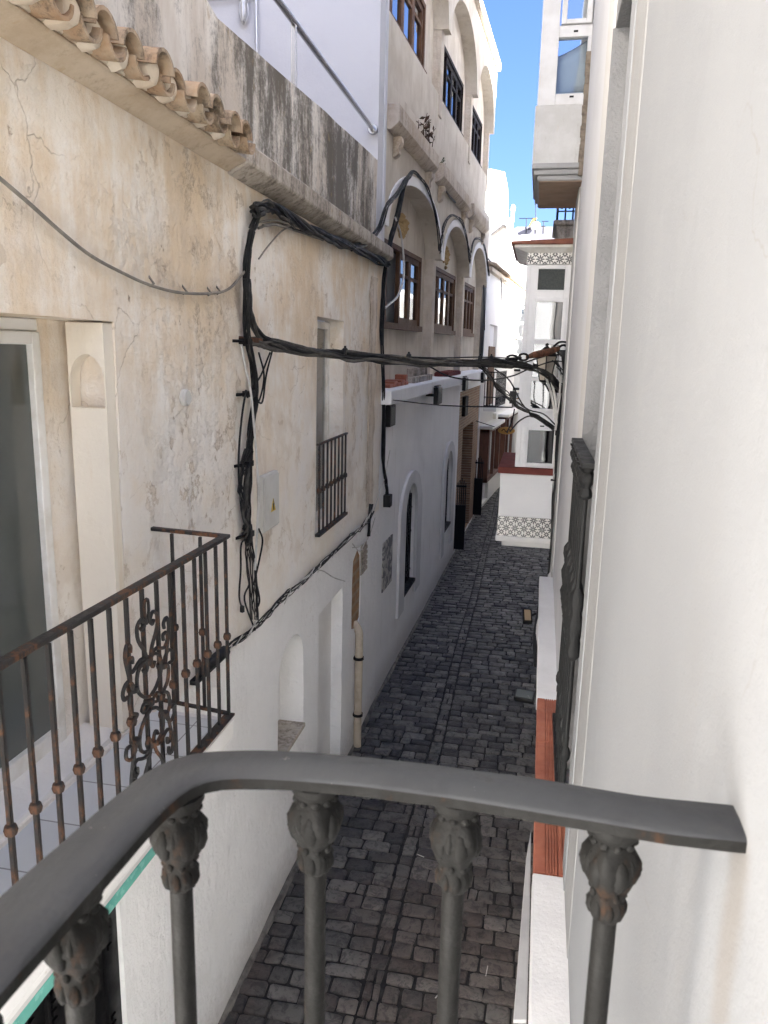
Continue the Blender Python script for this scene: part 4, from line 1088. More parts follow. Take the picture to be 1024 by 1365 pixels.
# next white house with tall windows, its front just visible by the bay
HD = thing('corner_house', 'white house with tall framed windows seen behind the tiled bay', 'house', (-.6, 34, 0))
xd0 = aty((683, 470), 32).x
q = MB(); q.hexa([(xd0, 32, 0), (2.5, 32.5, 0), (2.5, 38, 0), (xd0, 38, 0), (xd0, 32, zc-.2), (2.5, 32.5, zc-.2), (2.5, 38, zc-.2), (xd0, 38, zc-.2)]); q.build('house_body', M['far_white'], HD, smooth=False)
for (pa, pb) in (((684, 408), (697, 492)), ((685, 520), (697, 548))):
    a_, b_ = aty(pa, 31.9), aty(pb, 31.9); f = MB(); w_ = b_.x-a_.x
    for (x0, x1, z0, z1) in ((a_.x, a_.x+.09, b_.z, a_.z), (b_.x-.09, b_.x, b_.z, a_.z), (a_.x, b_.x, a_.z-.1, a_.z), (a_.x, b_.x, b_.z, b_.z+.1), (a_.x, b_.x, (a_.z+b_.z)/2-.05, (a_.z+b_.z)/2+.05), (a_.x, b_.x, a_.z-.7, a_.z-.6)):
        f.box(x0, x1, 31.86, 31.98, z0, z1)
    o = f.build('window', M['pvc_old'], HD, smooth=False); p = MB(); p.box(a_.x, b_.x, 31.92, 31.94, b_.z, a_.z); p.build('pane', M['mirror'], o, smooth=False)
    p = MB(); p.box(a_.x-.1, b_.x+.1, 31.985, 31.99, b_.z-.1, a_.z+.1); p.build('window_room', M['dim'], HD, smooth=False)

# ================================================================== ROOFTOPS BEHIND
RT = thing('rooftop_house', 'sunlit white house with stepped roof walls and a square stair tower', 'house', (-4, 46, 0))
def slab_px(mb, y, dep, pts):
    P = [aty(p, y) for p in pts]; mb.prism(P, (0, dep, 0))
q = MB(); slab_px(q, 47, 4, [(640, 300), (640, 226), (655, 225), (673, 229), (675, 300)]); q.build('stair_tower', M['far_white'], RT, smooth=False, bevel=.05)
q = MB(); slab_px(q, 46, 3.5, [(640, 420), (640, 312), (652, 308), (671, 299), (690, 312), (690, 420)]); q.build('gable_roof_wall', M['far_white'], RT, smooth=False)
q = MB(); slab_px(q, 45.6, .6, [(655, 311), (671, 298), (689, 310), (689, 312), (671, 301.5), (655, 314)]); q.build('roof_edge', M['ledge'], RT, smooth=False)
q = MB(); slab_px(q, 43, 2.5, [(660, 420), (672, 316), (707, 312), (708, 324), (716, 326), (716, 420)]); q.build('roof_wall', M['far_white'], RT, smooth=False)
cp = aty((681, 302), 45.0); ct = aty((680, 272), 45.0); cr_ = (aty((683, 290), 45).x-aty((677, 290), 45).x)/2
CH = thing('chimney_pot', 'white pot chimney with a grey foot beside the stair tower', 'chimney', tuple(cp))
hz = ct.z-cp.z
q = MB(); q.box(cp.x-cr_*1.9, cp.x+cr_*.9, 44.8, 45.5, cp.z-.6, cp.z+hz*.38); q.build('foot', M['ledge'], CH, smooth=False)
q = MB(); q.lathe((cp.x+.05, 45.1, cp.z+hz*.2), [(cr_*.8, 0), (cr_*.8, hz*.5), (cr_*1.15, hz*.55), (cr_*1.15, hz*.68), (cr_*.6, hz*.78), (.01, hz*.8)], 14); q.build('pot', M['far_white'], CH)
HF = thing('far_house', 'pale lavender house wall closing the view under the antennas', 'house', (2, 62, 0))
q = MB(); slab_px(q, 62, 8, [(670, 430), (676, 309), (690, 302), (790, 302), (790, 430)]); q.build('house_wall', M['lavender'], HF, smooth=False)
def ant(name, label, px, y, top, bars, cat='antenna', base=304):
    b0 = aty((px, base), y); t0 = aty((px, top), y)
    q = MB(); q.tube([b0-Vector((0, 0, .4)), t0], .035, 6)
    for (dz, L, px0) in bars:
        z = t0.z-dz; q.tube([(t0.x-L*px0, y, z), (t0.x+L*(1-px0), y, z)], .03, 6)
    return tag(q.build(name, M['blackiron']), label, cat)
ant('roof_antenna', 'wide thin tv antenna on the far lavender house', 702, 62, 291, [(0, 1.1, .5)])
ant('roof_antenna', 'tall bare antenna mast standing right of the yellow tank', 714.5, 62, 267, [(.3, .14, .5)])
ant('roof_antenna', 'small branched tv antenna nearest the tiled bay roof', 725, 62, 295, [(0, .5, .3), (.35, .4, .6)])
yc = aty((708, 297), 62)
q = MB(); q.prism([yc+Vector((-.32, 0, -.55)), yc+Vector((.12, 0, -.5)), yc+Vector((.42, 0, .4)), yc+Vector((.1, 0, .34))], (0, .4, 0))
tag(q.build('roof_tarp', M['orange'], bevel=.04), 'leaning yellow panel on the far roof', 'roof panel')
q = MB(); q.lathe(aty((714, 301), 61.5), [(.001, -.25), (.3, -.22), (.38, 0), (.3, .22), (.001, .3)], 16); tag(q.build('roof_dome', M['cloth']), 'small cream tank on the far roof right of the yellow panel', 'tank')

# ================================================================== RIGHT HOUSE (the one the photo is taken from)
HR = thing('white_house', 'clean white house close at the right with moulded window trim', 'house', (.3, 3, 0))
JN, JF = 3.33, 4.42       # near and far jamb of the next window
ztop = atx((822, 30), xr(JF)).z
zl = 2.62                 # ledge below that window
q = MB()
wall(q, wR, [(-1.6, 0), (JN-.6, 0), (JN-.6, 9.0), (-1.6, 9.0)], [], .16, .003, seed=31)
q.mbox(wR, -1.6, JN-.6, 0, 9.0, -.5, -.03)
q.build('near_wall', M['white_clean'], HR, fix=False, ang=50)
q = MB()
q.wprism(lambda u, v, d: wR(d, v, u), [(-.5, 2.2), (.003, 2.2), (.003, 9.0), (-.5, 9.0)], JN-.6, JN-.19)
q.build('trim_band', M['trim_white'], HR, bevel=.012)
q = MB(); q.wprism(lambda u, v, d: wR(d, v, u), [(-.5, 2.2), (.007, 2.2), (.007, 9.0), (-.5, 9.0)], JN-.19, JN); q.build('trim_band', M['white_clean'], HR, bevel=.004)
# far pier with its trim
q = MB(); wall(q, lambda u, v, d: wR(u, v, d), [(JF+.02, 0), (9.35, 0), (9.35, 13.4), (JF+.02, 13.4)], [], .25, .003, seed=37); q.mbox(wR, JF+.02, 9.35, 0, 13.4, -.55, -.03)
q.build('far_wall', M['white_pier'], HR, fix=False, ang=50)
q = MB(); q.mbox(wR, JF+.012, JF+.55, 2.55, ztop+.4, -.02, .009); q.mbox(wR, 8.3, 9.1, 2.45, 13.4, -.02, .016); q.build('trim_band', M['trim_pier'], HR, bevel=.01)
q = MB(); q.mbox(wR, JF, 9.36, -.0, 2.3, .0, .02); q.build('plinth', M['white_bay'], HR)
# reveals of the opening
q = MB(); wall(q, lambda u, v, d: Vector((xr(JF)+.55-u, JF-.0-d*1., v)), [(0, 2.62), (.56, 2.62), (.56, ztop), (0, ztop)], [], .05, .004, seed=41); q.build('window_reveal', M['shade_grey_render'], HR, fix=False)
q = MB(); q.mbox(wR, JN, JF, 0, 2.5, -.55, -.002); q.build('apron_wall', M['rough_white'], HR, smooth=False)
q = MB(); q.mbox(wR, JN, JF, ztop, 9.0, -.55, -.002); q.build('lintel', M['shade_grey_render'], HR, smooth=False)
q = MB(); q.mbox(wR, JN, JF, 2.5, ztop, -.56, -.52); q.build('window_room', M['dim'], HR, smooth=False)
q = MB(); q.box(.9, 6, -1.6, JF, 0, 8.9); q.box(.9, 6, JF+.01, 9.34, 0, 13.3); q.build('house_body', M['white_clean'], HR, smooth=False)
# projecting ledge with a ribbed terracotta length
o0, o1, o2, o3 = atz((722, 775), zl), atz((715, 930), zl), atz((711, 1163), zl), atz((699, 1365), zl)
xo = (o1.x+o2.x)/2
def lx(y): return xo+.0056*(y-(o1.y+o2.y)/2)
def ledge(y0, y1, z0, z1, name, mat, b=.008, ex=0):
    q = MB(); q.hexa([(lx(y0)+ex, y0, z0), (xr(y0)+.02, y0, z0), (xr(y1)+.02, y1, z0), (lx(y1)+ex, y1, z0), (lx(y0)+ex, y0, z1), (xr(y0)+.02, y0, z1), (xr(y1)+.02, y1, z1), (lx(y1)+ex, y1, z1)])
    return q.build(name, mat, HR, bevel=b)
ledge(o1.y, o0.y+.2, zl-.10, zl, 'ledge', M['rough_white'])
ledge(1.2, o2.y, zl-.10, zl, 'ledge', M['rough_white'])
ts = ledge(o2.y+.003, o1.y-.003, zl-.09, zl-.008, 'terracotta_sill', M['terra'], .004, .004)
q = MB(); ya, yb_ = o2.y+.003, o1.y-.003
nseg = 3
for s_ in range(nseg):
    a = ya+(yb_-ya)*s_/nseg+.004; b_ = ya+(yb_-ya)*(s_+1)/nseg-.004
    for k in range(6):
        fx = lambda y, t: lx(y)+.006+(xr(y)-lx(y)-.01)*t
        t0, t1 = [(0, .38), (.41, .50), (.53, .60), (.63, .70), (.73, .80), (.84, .99)][k]
        q.hexa([(fx(a, t0), a, zl-.01), (fx(a, t1), a, zl-.01), (fx(b_, t1), b_, zl-.01), (fx(b_, t0), b_, zl-.01), (fx(a, t0), a, zl+.003), (fx(a, t1), a, zl+.003), (fx(b_, t1), b_, zl+.003), (fx(b_, t0), b_, zl+.003)])
q.build('ribbed_tile', M['terra'], HR, bevel=.002)
q = MB(); q.mbox(wR, -1.6, JF+3, 0, zl-.11, .0, .03); q.build('shopfront_base', M['white_bay'], HR, smooth=False)
# building line farther along on the right, set back beyond the bay
HR2 = thing('tall_house', 'tall pale house rising behind the tiled bay on the right', 'house', (.5, 15, 0))
q = MB(); q.hexa([(xr(11.1)+.02, 11.1, 0), (6, 11.1, 0), (6, 24.6, 0), (xr(24.6), 24.6, 0), (xr(11.1)+.02, 11.1, 14.2), (6, 11.1, 14.2), (6, 24.6, 14.2), (xr(24.6), 24.6, 14.2)]); q.build('house_wall', M['bwhite'], HR2, smooth=False)
q = MB(); q.hexa([(.9, 9.36, 0), (6, 9.36, 0), (6, 11.09, 0), (.9, 11.09, 0), (.9, 9.36, 13), (6, 9.36, 13), (6, 11.09, 13), (.9, 11.09, 13)]); q.build('side_wing', M['bwhite'], HR2, smooth=False)
HR3 = thing('low_house', 'low white house on the right side of the far lane', 'house', (1.5, 27, 0))
q = MB(); q.hexa([(xr(24.65), 24.65, 0), (8, 24.65, 0), (8, 40, 0), (xr(40)-.2, 40, 0), (xr(24.65), 24.65, 7.6), (8, 24.65, 7.6), (8, 40, 7.6), (xr(40)-.2, 40, 7.6)]); q.build('house_wall', M['far_white'], HR3, smooth=False)
# right-hand far balcony under the oriel
yb = 15.5; zb0 = aty((755, 325), yb).z; zb1 = aty((755, 300), yb).z
xl_ = aty((741, 305), yb).x
BR = thing('corbelled_balcony', 'dark stone balcony with black iron railing just above the tiled bay roof', 'balcony', (xl_, yb, zb1))
q = MB(); q.wprism(lambda u, v, d: Vector((u, d, v)), [(xl_, zb1), (xl_+.05, zb0+.1), (xl_+.2, zb0-.1), (xr(yb)+.3, zb0-.1), (xr(yb)+.3, zb1)], yb, yb+1.6); q.box(xl_-.05, xr(yb)+.3, yb-.05, yb+1.65, zb1, zb1+.09); q.build('slab', M['ledge'], BR, bevel=.02)
q = MB()
for k in range(8): q.tube([(xl_+.02, yb+.02+k*.22, zb1+.09), (xl_+.02, yb+.02+k*.22, zb1+1.1)], .018, 6)
for k in range(4): q.tube([(xl_+.02+k*.14, yb+.02, zb1+.09), (xl_+.02+k*.14, yb+.02, zb1+1.1)], .018, 6)
for k in range(3): q.tube([(xl_+.09+.14*k+.06*math.cos(a), yb+.02, zb1+.4+.1*math.sin(a)) for a in [i*math.pi/6 for i in range(13)]], .012, 5)
q.bar([(xl_+.02, yb+1.6, zb1+1.1), (xl_+.02, yb, zb1+1.1)], .05, .03); q.bar([(xl_, yb+.02, zb1+1.1), (xr(yb)+.2, yb+.02, zb1+1.1)], .05, .03); q.bar([(xl_, yb+.02, zb1+.25), (xr(yb)+.2, yb+.02, zb1+.25)], .03, .02)
q.build('railing', M['blackiron'], BR)

# black railing in the next window, seen edge-on
GR = thing('window_railing', 'charcoal cast-iron railing seen edge-on in the next window at the right', 'railing', (.27, 3.9, 3.2))
zg = aty((778, 588), JF-.05).z
xg = xr(JF)-.035
q = MB(); q.bar([(xg, JN+.02, zg), (xg, JF+.0, zg)], .062, .024); q.build('handrail', M['charcoal'], GR, bevel=.004)
q = MB(); q.bar([(xg, JN+.02, 2.86), (xg, JF, 2.86)], .05, .02); q.build('bottom_rail', M['charcoal'], GR, bevel=.004)
def cap_profile(z):
    return [(.013, z-.150), (.024, z-.142), (.030, z-.128), (.024, z-.108), (.019, z-.098), (.022, z-.088), (.035, z-.068), (.037, z-.050), (.030, z-.034), (.022, z-.026), (.026, z-.018), (.036, z-.010), (.040, z), (.038, z)]
def fluted(a, z): return 1+.07*math.cos(6*a)+.05*math.cos(9*a+z*90)
y = JN+.10
while y < JF:
    q = MB(); q.lathe((xg, y, 0), cap_profile(zg-.012), 18, fn=fluted)
    q.tube([(xg, y, 2.86), (xg, y, zg-.15)], .0135, 10); q.lathe((xg, y, 0), [(.014, 3.62), (.03, 3.64), (.036, 3.68), (.024, 3.72), (.034, 3.76), (.036, 3.80), (.022, 3.85), (.034, 3.90), (.03, 3.94), (.014, 3.97)], 14, fn=fluted)
    q.lathe((xg, y, 0), [(.0135, 3.1), (.022, 3.12), (.024, 3.15), (.0135, 3.18)], 14, fn=fluted)
    q.build('baluster', M['charcoal'], GR); y += .15

# ---------------------------------------------------------------- upper oriel
YO, YO2 = 8.0, 9.5
OR = thing('oriel_window', 'white-framed oriel with a cracked plaster base jutting over the lane', 'oriel', (.1, 8, 6.7))
a0 = aty((714, 141), YO); a1 = aty((711.5, 218), YO); xw = xr(YO)+.01
zt_, zb_ = a0.z, a1.z
q = MB(); wall(q, lambda u, v, d: Vector((u, YO-d, v)), [(a0.x, zb_), (xw-.05, zb_), (xw-.05, zt_), (a0.x, zt_)], [], .08, .004, seed=51)
q.box(a0.x, xw, YO+.012, YO2, zb_, zt_)
q.build('base_wall', concrete_dirty('cracked_white', (.50, .50, .495), (.43, .425, .415), (.22, .19, .16), .45, .5, .68), OR, fix=False)
q = MB(); zc0 = aty((720, 237), YO).z
q.box(a0.x+.0, xw, YO-.012, YO2+.0, zb_-.05, zb_+.001); q.box(a0.x+.02, xw, YO+.01, YO2-.02, zb_-.10, zb_-.05); q.box(a0.x+.055, xw, YO+.035, YO2-.05, zc0-.02, zb_-.10); q.build('base_moulding', M['trim_white'], OR, bevel=.012)
q = MB(); q.box(a0.x+.075, xw, YO+.05, YO2-.07, zc0-.028, zc0-.018); q.build('underside', simple('brown_soffit', (.30, .21, .15), (.24, .17, .12), 3, .8, .002), OR, smooth=False)
# broken edge where the oriel meets the wall
q = MB(); rnd = random.Random(4)
z = zb_-.12
while z < zt_+.42:
    h = rnd.uniform(.05, .11); q.box(xw-.05-rnd.uniform(0, .012), xw+.0, YO-.016-rnd.uniform(0, .01), YO+.02, z, z+h); z += h*.96
q.build('broken_render', simple('broken_edge', (.20, .165, .13), (.11, .09, .07), 16, .9, .004, 40), OR, bevel=.008)
fr = MB(); xf0 = a0.x+.015; xf1 = xw-.012
def yfr(mb, x0, x1, z0, z1, t=.06, y0=YO+.02, y1=YO+.09):
    mb.box(x0, x0+t, y0, y1, z0, z1); mb.box(x1-t, x1, y0, y1, z0, z1); mb.box(x0+t, x1-t, y0, y1, z0, z0+t*.8); mb.box(x0+t, x1-t, y0, y1, z1-t*.8, z1)
pz = aty((740, 125), YO).z; pz1 = aty((740, 50), YO).z; pz2 = aty((740, 36), YO).z; pzb = aty((740, 28), YO).z
pxl = aty((741, 122), YO).x; pxr = aty((780, 122), YO).x
fr.box(xf0, pxl, YO, YO+.09, zt_, 11.0); fr.box(pxl, xf1, YO, YO+.09, zt_, pz); fr.box(pxl, xf1, YO, YO+.09, pz1, pz2+.0)
fr.box(xf1-.035, xf1, YO, YO+.09, pz, pz1); fr.box(pxl, xf1, YO+.01, YO+.09, 9.3, 11.0)
fr.box(pxl, xf1, YO+.012, YO+.085, pz2, pz2+.015)
yfr(fr, pxl+.012, xf1-.01, pz2+.02, 9.28, .05, YO-.01, YO+.07)
for zz in (pz-.03, (pz1+pz2)/2): fr.mi and None
o = fr.build('frame', M['pvc_oriel'], OR, bevel=.005)
q = MB(); q.box(pxl, xf1-.02, YO+.04, YO+.045, pz, pz1); q.build('pane', M['glass_clear'], o, smooth=False)
q = MB(); q.box(pxl+.05, xf1-.05, YO+.03, YO+.035, pz2+.05, 9.25); q.build('pane', M['glass'], o, smooth=False)
q = MB(); xm = (pxl+xf1)/2
for zz in (pz-.03, (pz1+pz2)/2): q.box(xm-.02, xm+.02, YO-.006, YO+.0, zz-.008, zz+.008)
q.build('drain_slot', M['black'], o, smooth=False)
# side and far glazing so the sky shows through
fs_ = MB()
for (y0, y1) in ((YO+.09, YO+.16), (YO+.75, YO+.82), (YO2-.08, YO2)): fs_.box(xf0, xf0+.06, y0, y1, zt_, 11.0)
fs_.box(xf0, xf0+.06, YO+.16, YO2-.08, zt_, zt_+.08); fs_.box(xf0, xf0+.06, YO+.16, YO2-.08, pz1, pz2)
fs_.box(xf0+.06, xf0+.15, YO2-.08, YO2, zt_, 11.0); fs_.box(xf1-.06, xf1, YO2-.08, YO2, zt_, 11.0); fs_.box(xf0+.15, xf1-.06, YO2-.08, YO2, zt_, zt_+.08)
fs_.box(xf0, xf1+.3, YO, YO2, 11.0, 11.3)
fs_.build('side_frame', M['pvc_oriel'], OR, bevel=.004)
q = MB(); q.box(xf0+.02, xf0+.025, YO+.16, YO2-.08, zt_+.08, 10.9); q.build('side_pane', M['glass_clear'], OR, smooth=False)
q = MB(); q.box(xf0+.06, xf1, YO+.1, YO2-.1, zt_+.0, zt_+.06); q.build('inner_shelf', M['pvc_oriel'], OR, smooth=False)
q = MB(); q.box(xf0+.07, xf1-.02, YO+.12, YO+.75, zt_+.061, zt_+.15); q.build('seat_pad', M['pillow'], OR, bevel=.03)
# cushion leaning in the oriel
cz = zt_+.06; PW = thing('cushion', 'blue-grey cushion lying behind the oriel glass', 'cushion', (xm, YO+.3, cz))
q = MB(); n = 14
for s in (1, -1):
    vs = []
    for i in range(n+1):
        for j in range(n+1):
            u, v = i/n*2-1, j/n*2-1
            pin = 1-.10*(1-u*u)*abs(v)**3-.10*(1-v*v)*abs(u)**3
            th = .10*((1-u**4)*(1-v**4))**.6
            th += .006*noise.noise(Vector((u*3, v*3, s)))*(1 if th > .01 else 0)
            x = u*.235*(1-.10*(1-v*v)); z = v*.215*(1-.10*(1-u*u))
            vs.append((x, s*th, z))
    rot = Matrix.Rotation(rad(-22), 4, 'Y') @ Matrix.Rotation(rad(16), 4, 'X')
    vs = [rot @ Vector(p)+Vector((xm-.03, YO+.26, cz+.27)) for p in vs]
    q.add(vs, [(i*(n+1)+j, i*(n+1)+j+1, (i+1)*(n+1)+j+1, (i+1)*(n+1)+j) for i in range(n) for j in range(n)])
q.build('cover', M['pillow'], PW, ang=80)
q = MB(); ed = []
for (a0_, b0_, a1_, b1_) in ((-1, -1, 1, -1), (1, -1, 1, 1), (1, 1, -1, 1), (-1, 1, -1, -1)):
    for k in range(8):
        u, v = a0_+(a1_-a0_)*k/8, b0_+(b1_-b0_)*k/8
        ed.append(rot @ Vector((u*.235*(1-.10*(1-v*v)), 0, v*.215*(1-.10*(1-u*u))))+Vector((xm-.03, YO+.26, cz+.27)))
q.tube(ed+[ed[0]], .007, 6); q.build('piping', simple('dark_piping', (.16, .20, .24), None, 4, .9, 0), PW)

# ---------------------------------------------------------------- tiled bay window
YB, YB2 = 9.5, 10.95
BW = thing('bay_window', 'white closed bay window with patterned tile bands and a red roof edge', 'bay window', (.1, 9.5, 2.7))
def bp(px, py, y=YB): return aty((px, py), y)
xw = xr(YB)+.04
zlb = bp(700, 690).z; ztf = bp(700, 716).z; zbase = bp(700, 727).z; zsill = bp(700, 632).z; zsill0 = bp(700, 624).z
xbl = bp(664, 690).x
q = MB(); q.box(xbl, xw, YB, YB2, zlb, zsill); q.build('base_panel', M['white_bay'], BW, bevel=.01)
q = MB(); q.box(xbl-.004, xw, YB-.006, YB2+.004, ztf, zlb); q.build('tile_frieze', M['frieze'], BW, smooth=False)
q = MB(); q.box(xbl-.02, xw, YB-.025, YB2+.02, ztf-.07, ztf); q.box(xbl+.06, xw, YB+.02, YB2-.02, zbase-.03, ztf-.07); q.build('base_moulding', M['trim_bay'], BW, bevel=.014)
q = MB(); q.box(xbl-.03, xw, YB-.03, YB2+.03, zsill, zsill0+.005); q.build('sill', M['maroon'], BW, bevel=.008)
xg0 = bp(688, 600).x; zg1 = bp(720, 352).z; zroof = bp(720, 337).z
fr = MB()
p1 = bp(708, 620).x; pr = bp(746, 560).x; pl_ = bp(713, 460).x
rows = [('mesh', 358, 386), ('pane', 402, 452), ('pane', 459, 503), ('pane', 508, 545), ('pane', 574, 618)]
zs_ = [(k, bp(720, b_).z, bp(720, a).z) for k, a, b_ in rows]
xa, xb_ = bp(712, 460).x, bp(747, 460).x
fr.box(xg0, xa, YB+.03, YB+.10, zsill0+.006, zg1)
fr.box(xb_, xw, YB+.03, YB+.10, zsill0+.006, zg1)
zz = [zsill0+.006]+[c for k, a, b_ in reversed(zs_) for c in (a, b_)]+[zg1]
for i in range(0, len(zz), 2): fr.box(xa, xb_, YB+.03, YB+.10, zz[i], zz[i+1])
# raised sash around the upper panes and thin grooves
def ring(mb, x0, x1, z0, z1, t, y0, y1):
    mb.box(x0-t, x0, y0, y1, z0-t, z1+t); mb.box(x1, x1+t, y0, y1, z0-t, z1+t); mb.box(x0, x1, y0, y1, z0-t, z0); mb.box(x0, x1, y0, y1, z1, z1+t)
ring(fr, xa, xb_, zs_[0][1], zs_[0][2], .02, YB+.022, YB+.03)
ring(fr, xa+.0, xb_-.0, zs_[3][1], zs_[1][2], .045, YB+.018, YB+.03)
ring(fr, xa-.02, xb_, zs_[4][1], zs_[4][2], .03, YB+.018, YB+.03)
fr.box(xg0-.004, xg0+.05, YB+.016, YB+.03, zsill0+.01, zg1)
# return side facing the lane
for (y0, y1) in ((YB+.1, YB+.2), (YB+.7, YB+.78), (YB2-.1, YB2)): fr.box(xg0, xg0+.06, y0, y1, zsill0+.006, zg1)
fr.box(xg0, xg0+.06, YB+.2, YB2-.1, zsill0+.006, zsill0+.1); fr.box(xg0, xg0+.06, YB+.2, YB2-.1, zg1-.45, zg1)
o = fr.build('frame', M['pvc'], BW, bevel=.004)
for k, a, b_ in zs_:
    q = MB(); q.box(xa-.005, xb_+.005, YB+.055, YB+.06, a-.004, b_+.004)
    q.build('vent_mesh' if k == 'mesh' else 'pane', M['mesh'] if k == 'mesh' else M['glass_dark' if a == zs_[4][1] else 'mirror'], o, smooth=False)
q = MB(); q.box(xg0+.02, xg0+.025, YB+.2, YB2-.1, zsill0+.1, zg1-.4); q.build('side_pane', M['mirror'], o, smooth=False)
q = MB(); q.box(xa-.1, xw, YB+.45, YB+.47, zsill0, zg1); q.build('bay_room', M['dark'], BW, smooth=False)
q = MB(); q.box(bp(719, 600).x, bp(724, 600).x, YB+.40, YB+.44, zs_[4][1], zs_[4][2]); q.build('inner_post', M['wood'], BW, smooth=False)
q = MB(); q.box((xa+xb_)/2-.02, (xa+xb_)/2+.03, YB+.024, YB+.029, zs_[4][2]+.045, zs_[4][2]+.06); q.build('drain_slot', M['black'], o, smooth=False)
q = MB(); q.box(xg0+.0, xw, YB+.0, YB2, zg1+.002, zroof); q.build('top_frieze', M['frieze'], BW, smooth=False)
xe0 = bp(684, 330).x; zr1 = bp(720, 331).z
q = MB(); q.hexa([(xg0, YB, zroof+.001), (xw, YB, zroof+.001), (xw, YB2, zroof+.001), (xg0, YB2, zroof+.001), (xe0+.03, YB-.06, zr1), (xw, YB-.06, zr1), (xw, YB2+.1, zr1), (xe0+.03, YB2+.1, zr1)]); q.box(xe0+.02, xw, YB-.07, YB2+.1, zr1+.001, zr1+.035); q.build('cornice', M['pvc_old'], BW, bevel=.004)
q = MB(); q.hexa([(xe0-.02, YB-.11, zr1+.036), (xw, YB-.11, zr1+.036), (xw, YB2+.14, zr1+.036), (xe0-.02, YB2+.14, zr1+.036), (xe0-.02, YB-.11, zr1+.07), (xw, YB-.11, zr1+.10), (xw, YB2+.14, zr1+.22), (xe0-.02, YB2+.14, zr1+.08)]); q.build('roof', M['roofing'], BW, bevel=.012)

# solid lantern added in place of one reflected in the bay pane
LY = 9.3; lc = aty((728, 485), LY); rl = .11
LN = thing('reflected_lantern', 'black-capped lantern added before the bay panes in place of a reflected one', 'lantern', (lc.x, LY, lc.z))
z0, z1, z2 = aty((728, 507), LY).z, aty((728, 475), LY).z, aty((728, 457), LY).z
q = MB(); q.lathe((lc.x, LY, 0), [(.001, z0-.03), (.06, z0-.02), (.07, z0), (.05, z0+.01)], 4); q.lathe((lc.x, LY, 0), [(rl*1.12, z1), (rl*1.16, z1+.015), (.05, z1+.09), (.03, z2-.05), (.012, z2-.03), (.025, z2-.015), (.001, z2)], 12)
q.build('lantern_cap', M['blackiron'], LN)
q = MB(); q.lathe((lc.x, LY, 0), [(.06, z0), (rl, z1)], 4); q.build('lantern_glass', M['lamp_glass'], LN, smooth=False)
q = MB()
for k in range(4):
    a = k*math.pi/2; q.tube([(lc.x+.064*math.cos(a), LY+.064*math.sin(a), z0), (lc.x+rl*1.03*math.cos(a), LY+rl*1.03*math.sin(a), z1)], .007, 6)
q.bar([(lc.x, LY, z0-.03), (lc.x+.05, LY, z0-.12), (xr(9.3)+.02, LY, z0-.14)], .02, .02); q.build('lantern_frame', M['blackiron'], LN)

# ---------------------------------------------------------------- lower shop things at the right edge of the lane
zc_ = 2.25
q = MB(); P = [atz(p, zc_) for p in ((708, 1108), (706, 1230), (702, 1365), (684, 1365), (693, 1250), (701, 1150))]
q.prism(P, (0, 0, .02)); tag(q.build('awning_board', simple('grey_board', (.40, .40, .40), (.34, .34, .345), 4, .6, .0008), bevel=.004), 'pale grey board slanting out below the terracotta sill', 'awning')
for i, (pc, lab_) in enumerate((((700, 928), 'flat black floodlight with a greyish lens low over the setts'), ((703, 822), 'dark lamp box with a tan front hanging nearer the bay'))):
    zf = 2.2; c0 = atz(pc, zf); s_ = (.085, .05) if i == 0 else (.05, .08)
    fl = thing('floodlight', lab_, 'floodlight', tuple(c0))
    R_ = Matrix.Rotation(rad(-12 if i == 0 else 8), 4, 'Z') @ Matrix.Rotation(rad(-52), 4, 'X')
    def tr(mb):
        mb.v = [R_ @ v+c0 for v in mb.v]; return mb
    q = MB(); q.box(-s_[0], s_[0], -.03, .03, -s_[1], s_[1]); tr(q).build('housing', M['black'], fl, bevel=.006)
    q = MB(); q.box(-s_[0]+.016, s_[0]-.016, -.036, -.031, -s_[1]+.014, s_[1]-.014); tr(q).build('lens', simple('lens_grey', (.05, .055, .05), None, 4, .25, 0) if i == 0 else simple('tan_front', (.26, .19, .12), None, 4, .6, 0), fl, smooth=False)
    q = MB(); q.tube([c0+Vector((.02, .02, 0)), Vector((xr(c0.y), c0.y+.05, zf+.1))], .012, 8); q.build('arm', M['blackiron'], fl)
# hanging goods of the shop under the ledge
def hang(name, label, pts, z, r, mat, cat, mat2=None):
    c = [atz(p, z) for p in pts]; root = thing(name, label, cat, tuple(c[0]))
    q = MB(); m_ = len(c); n = 10
    tube_ = catmull([Vector((p.x+.05, p.y, z+.22-.32*i/(m_-1))) for i, p in enumerate(c)], 4)
    q.tube(tube_, [r*(.35+.65*math.sin(math.pi*(i+.6)/(len(tube_)+.4)))*(1+.15*noise.noise(Vector((i*.8, r*99, 3)))) for i in range(len(tube_))], n)
    o = q.build('cloth', mat, root)
    if mat2:
        for k in (2, 5):
            q = MB(); seg = tube_[k*2:k*2+5] if len(tube_) > k*2+5 else tube_[-5:]
            q.tube([p+Vector((-r*.85, -r*.2*k*.3, .02)) for p in seg], r*.28, 6); q.build('black_stripe', mat2, o)
hang('striped_cloth', 'white cloth with black marks hanging under the white ledge', [(728, 790), (722, 820), (717, 850), (719, 875)], 2.3, .085, M['cloth'], 'cloth', M['cloth_black'])
hang('blue_cloth', 'small blue cloth hanging below the black-marked white cloth', [(715, 880), (712, 893)], 2.25, .035, M['cloth_blue'], 'cloth')
hang('white_cloth', 'small white cloth hanging nearer the terracotta sill', [(717, 902), (714, 918)], 2.25, .035, M['cloth'], 'cloth')

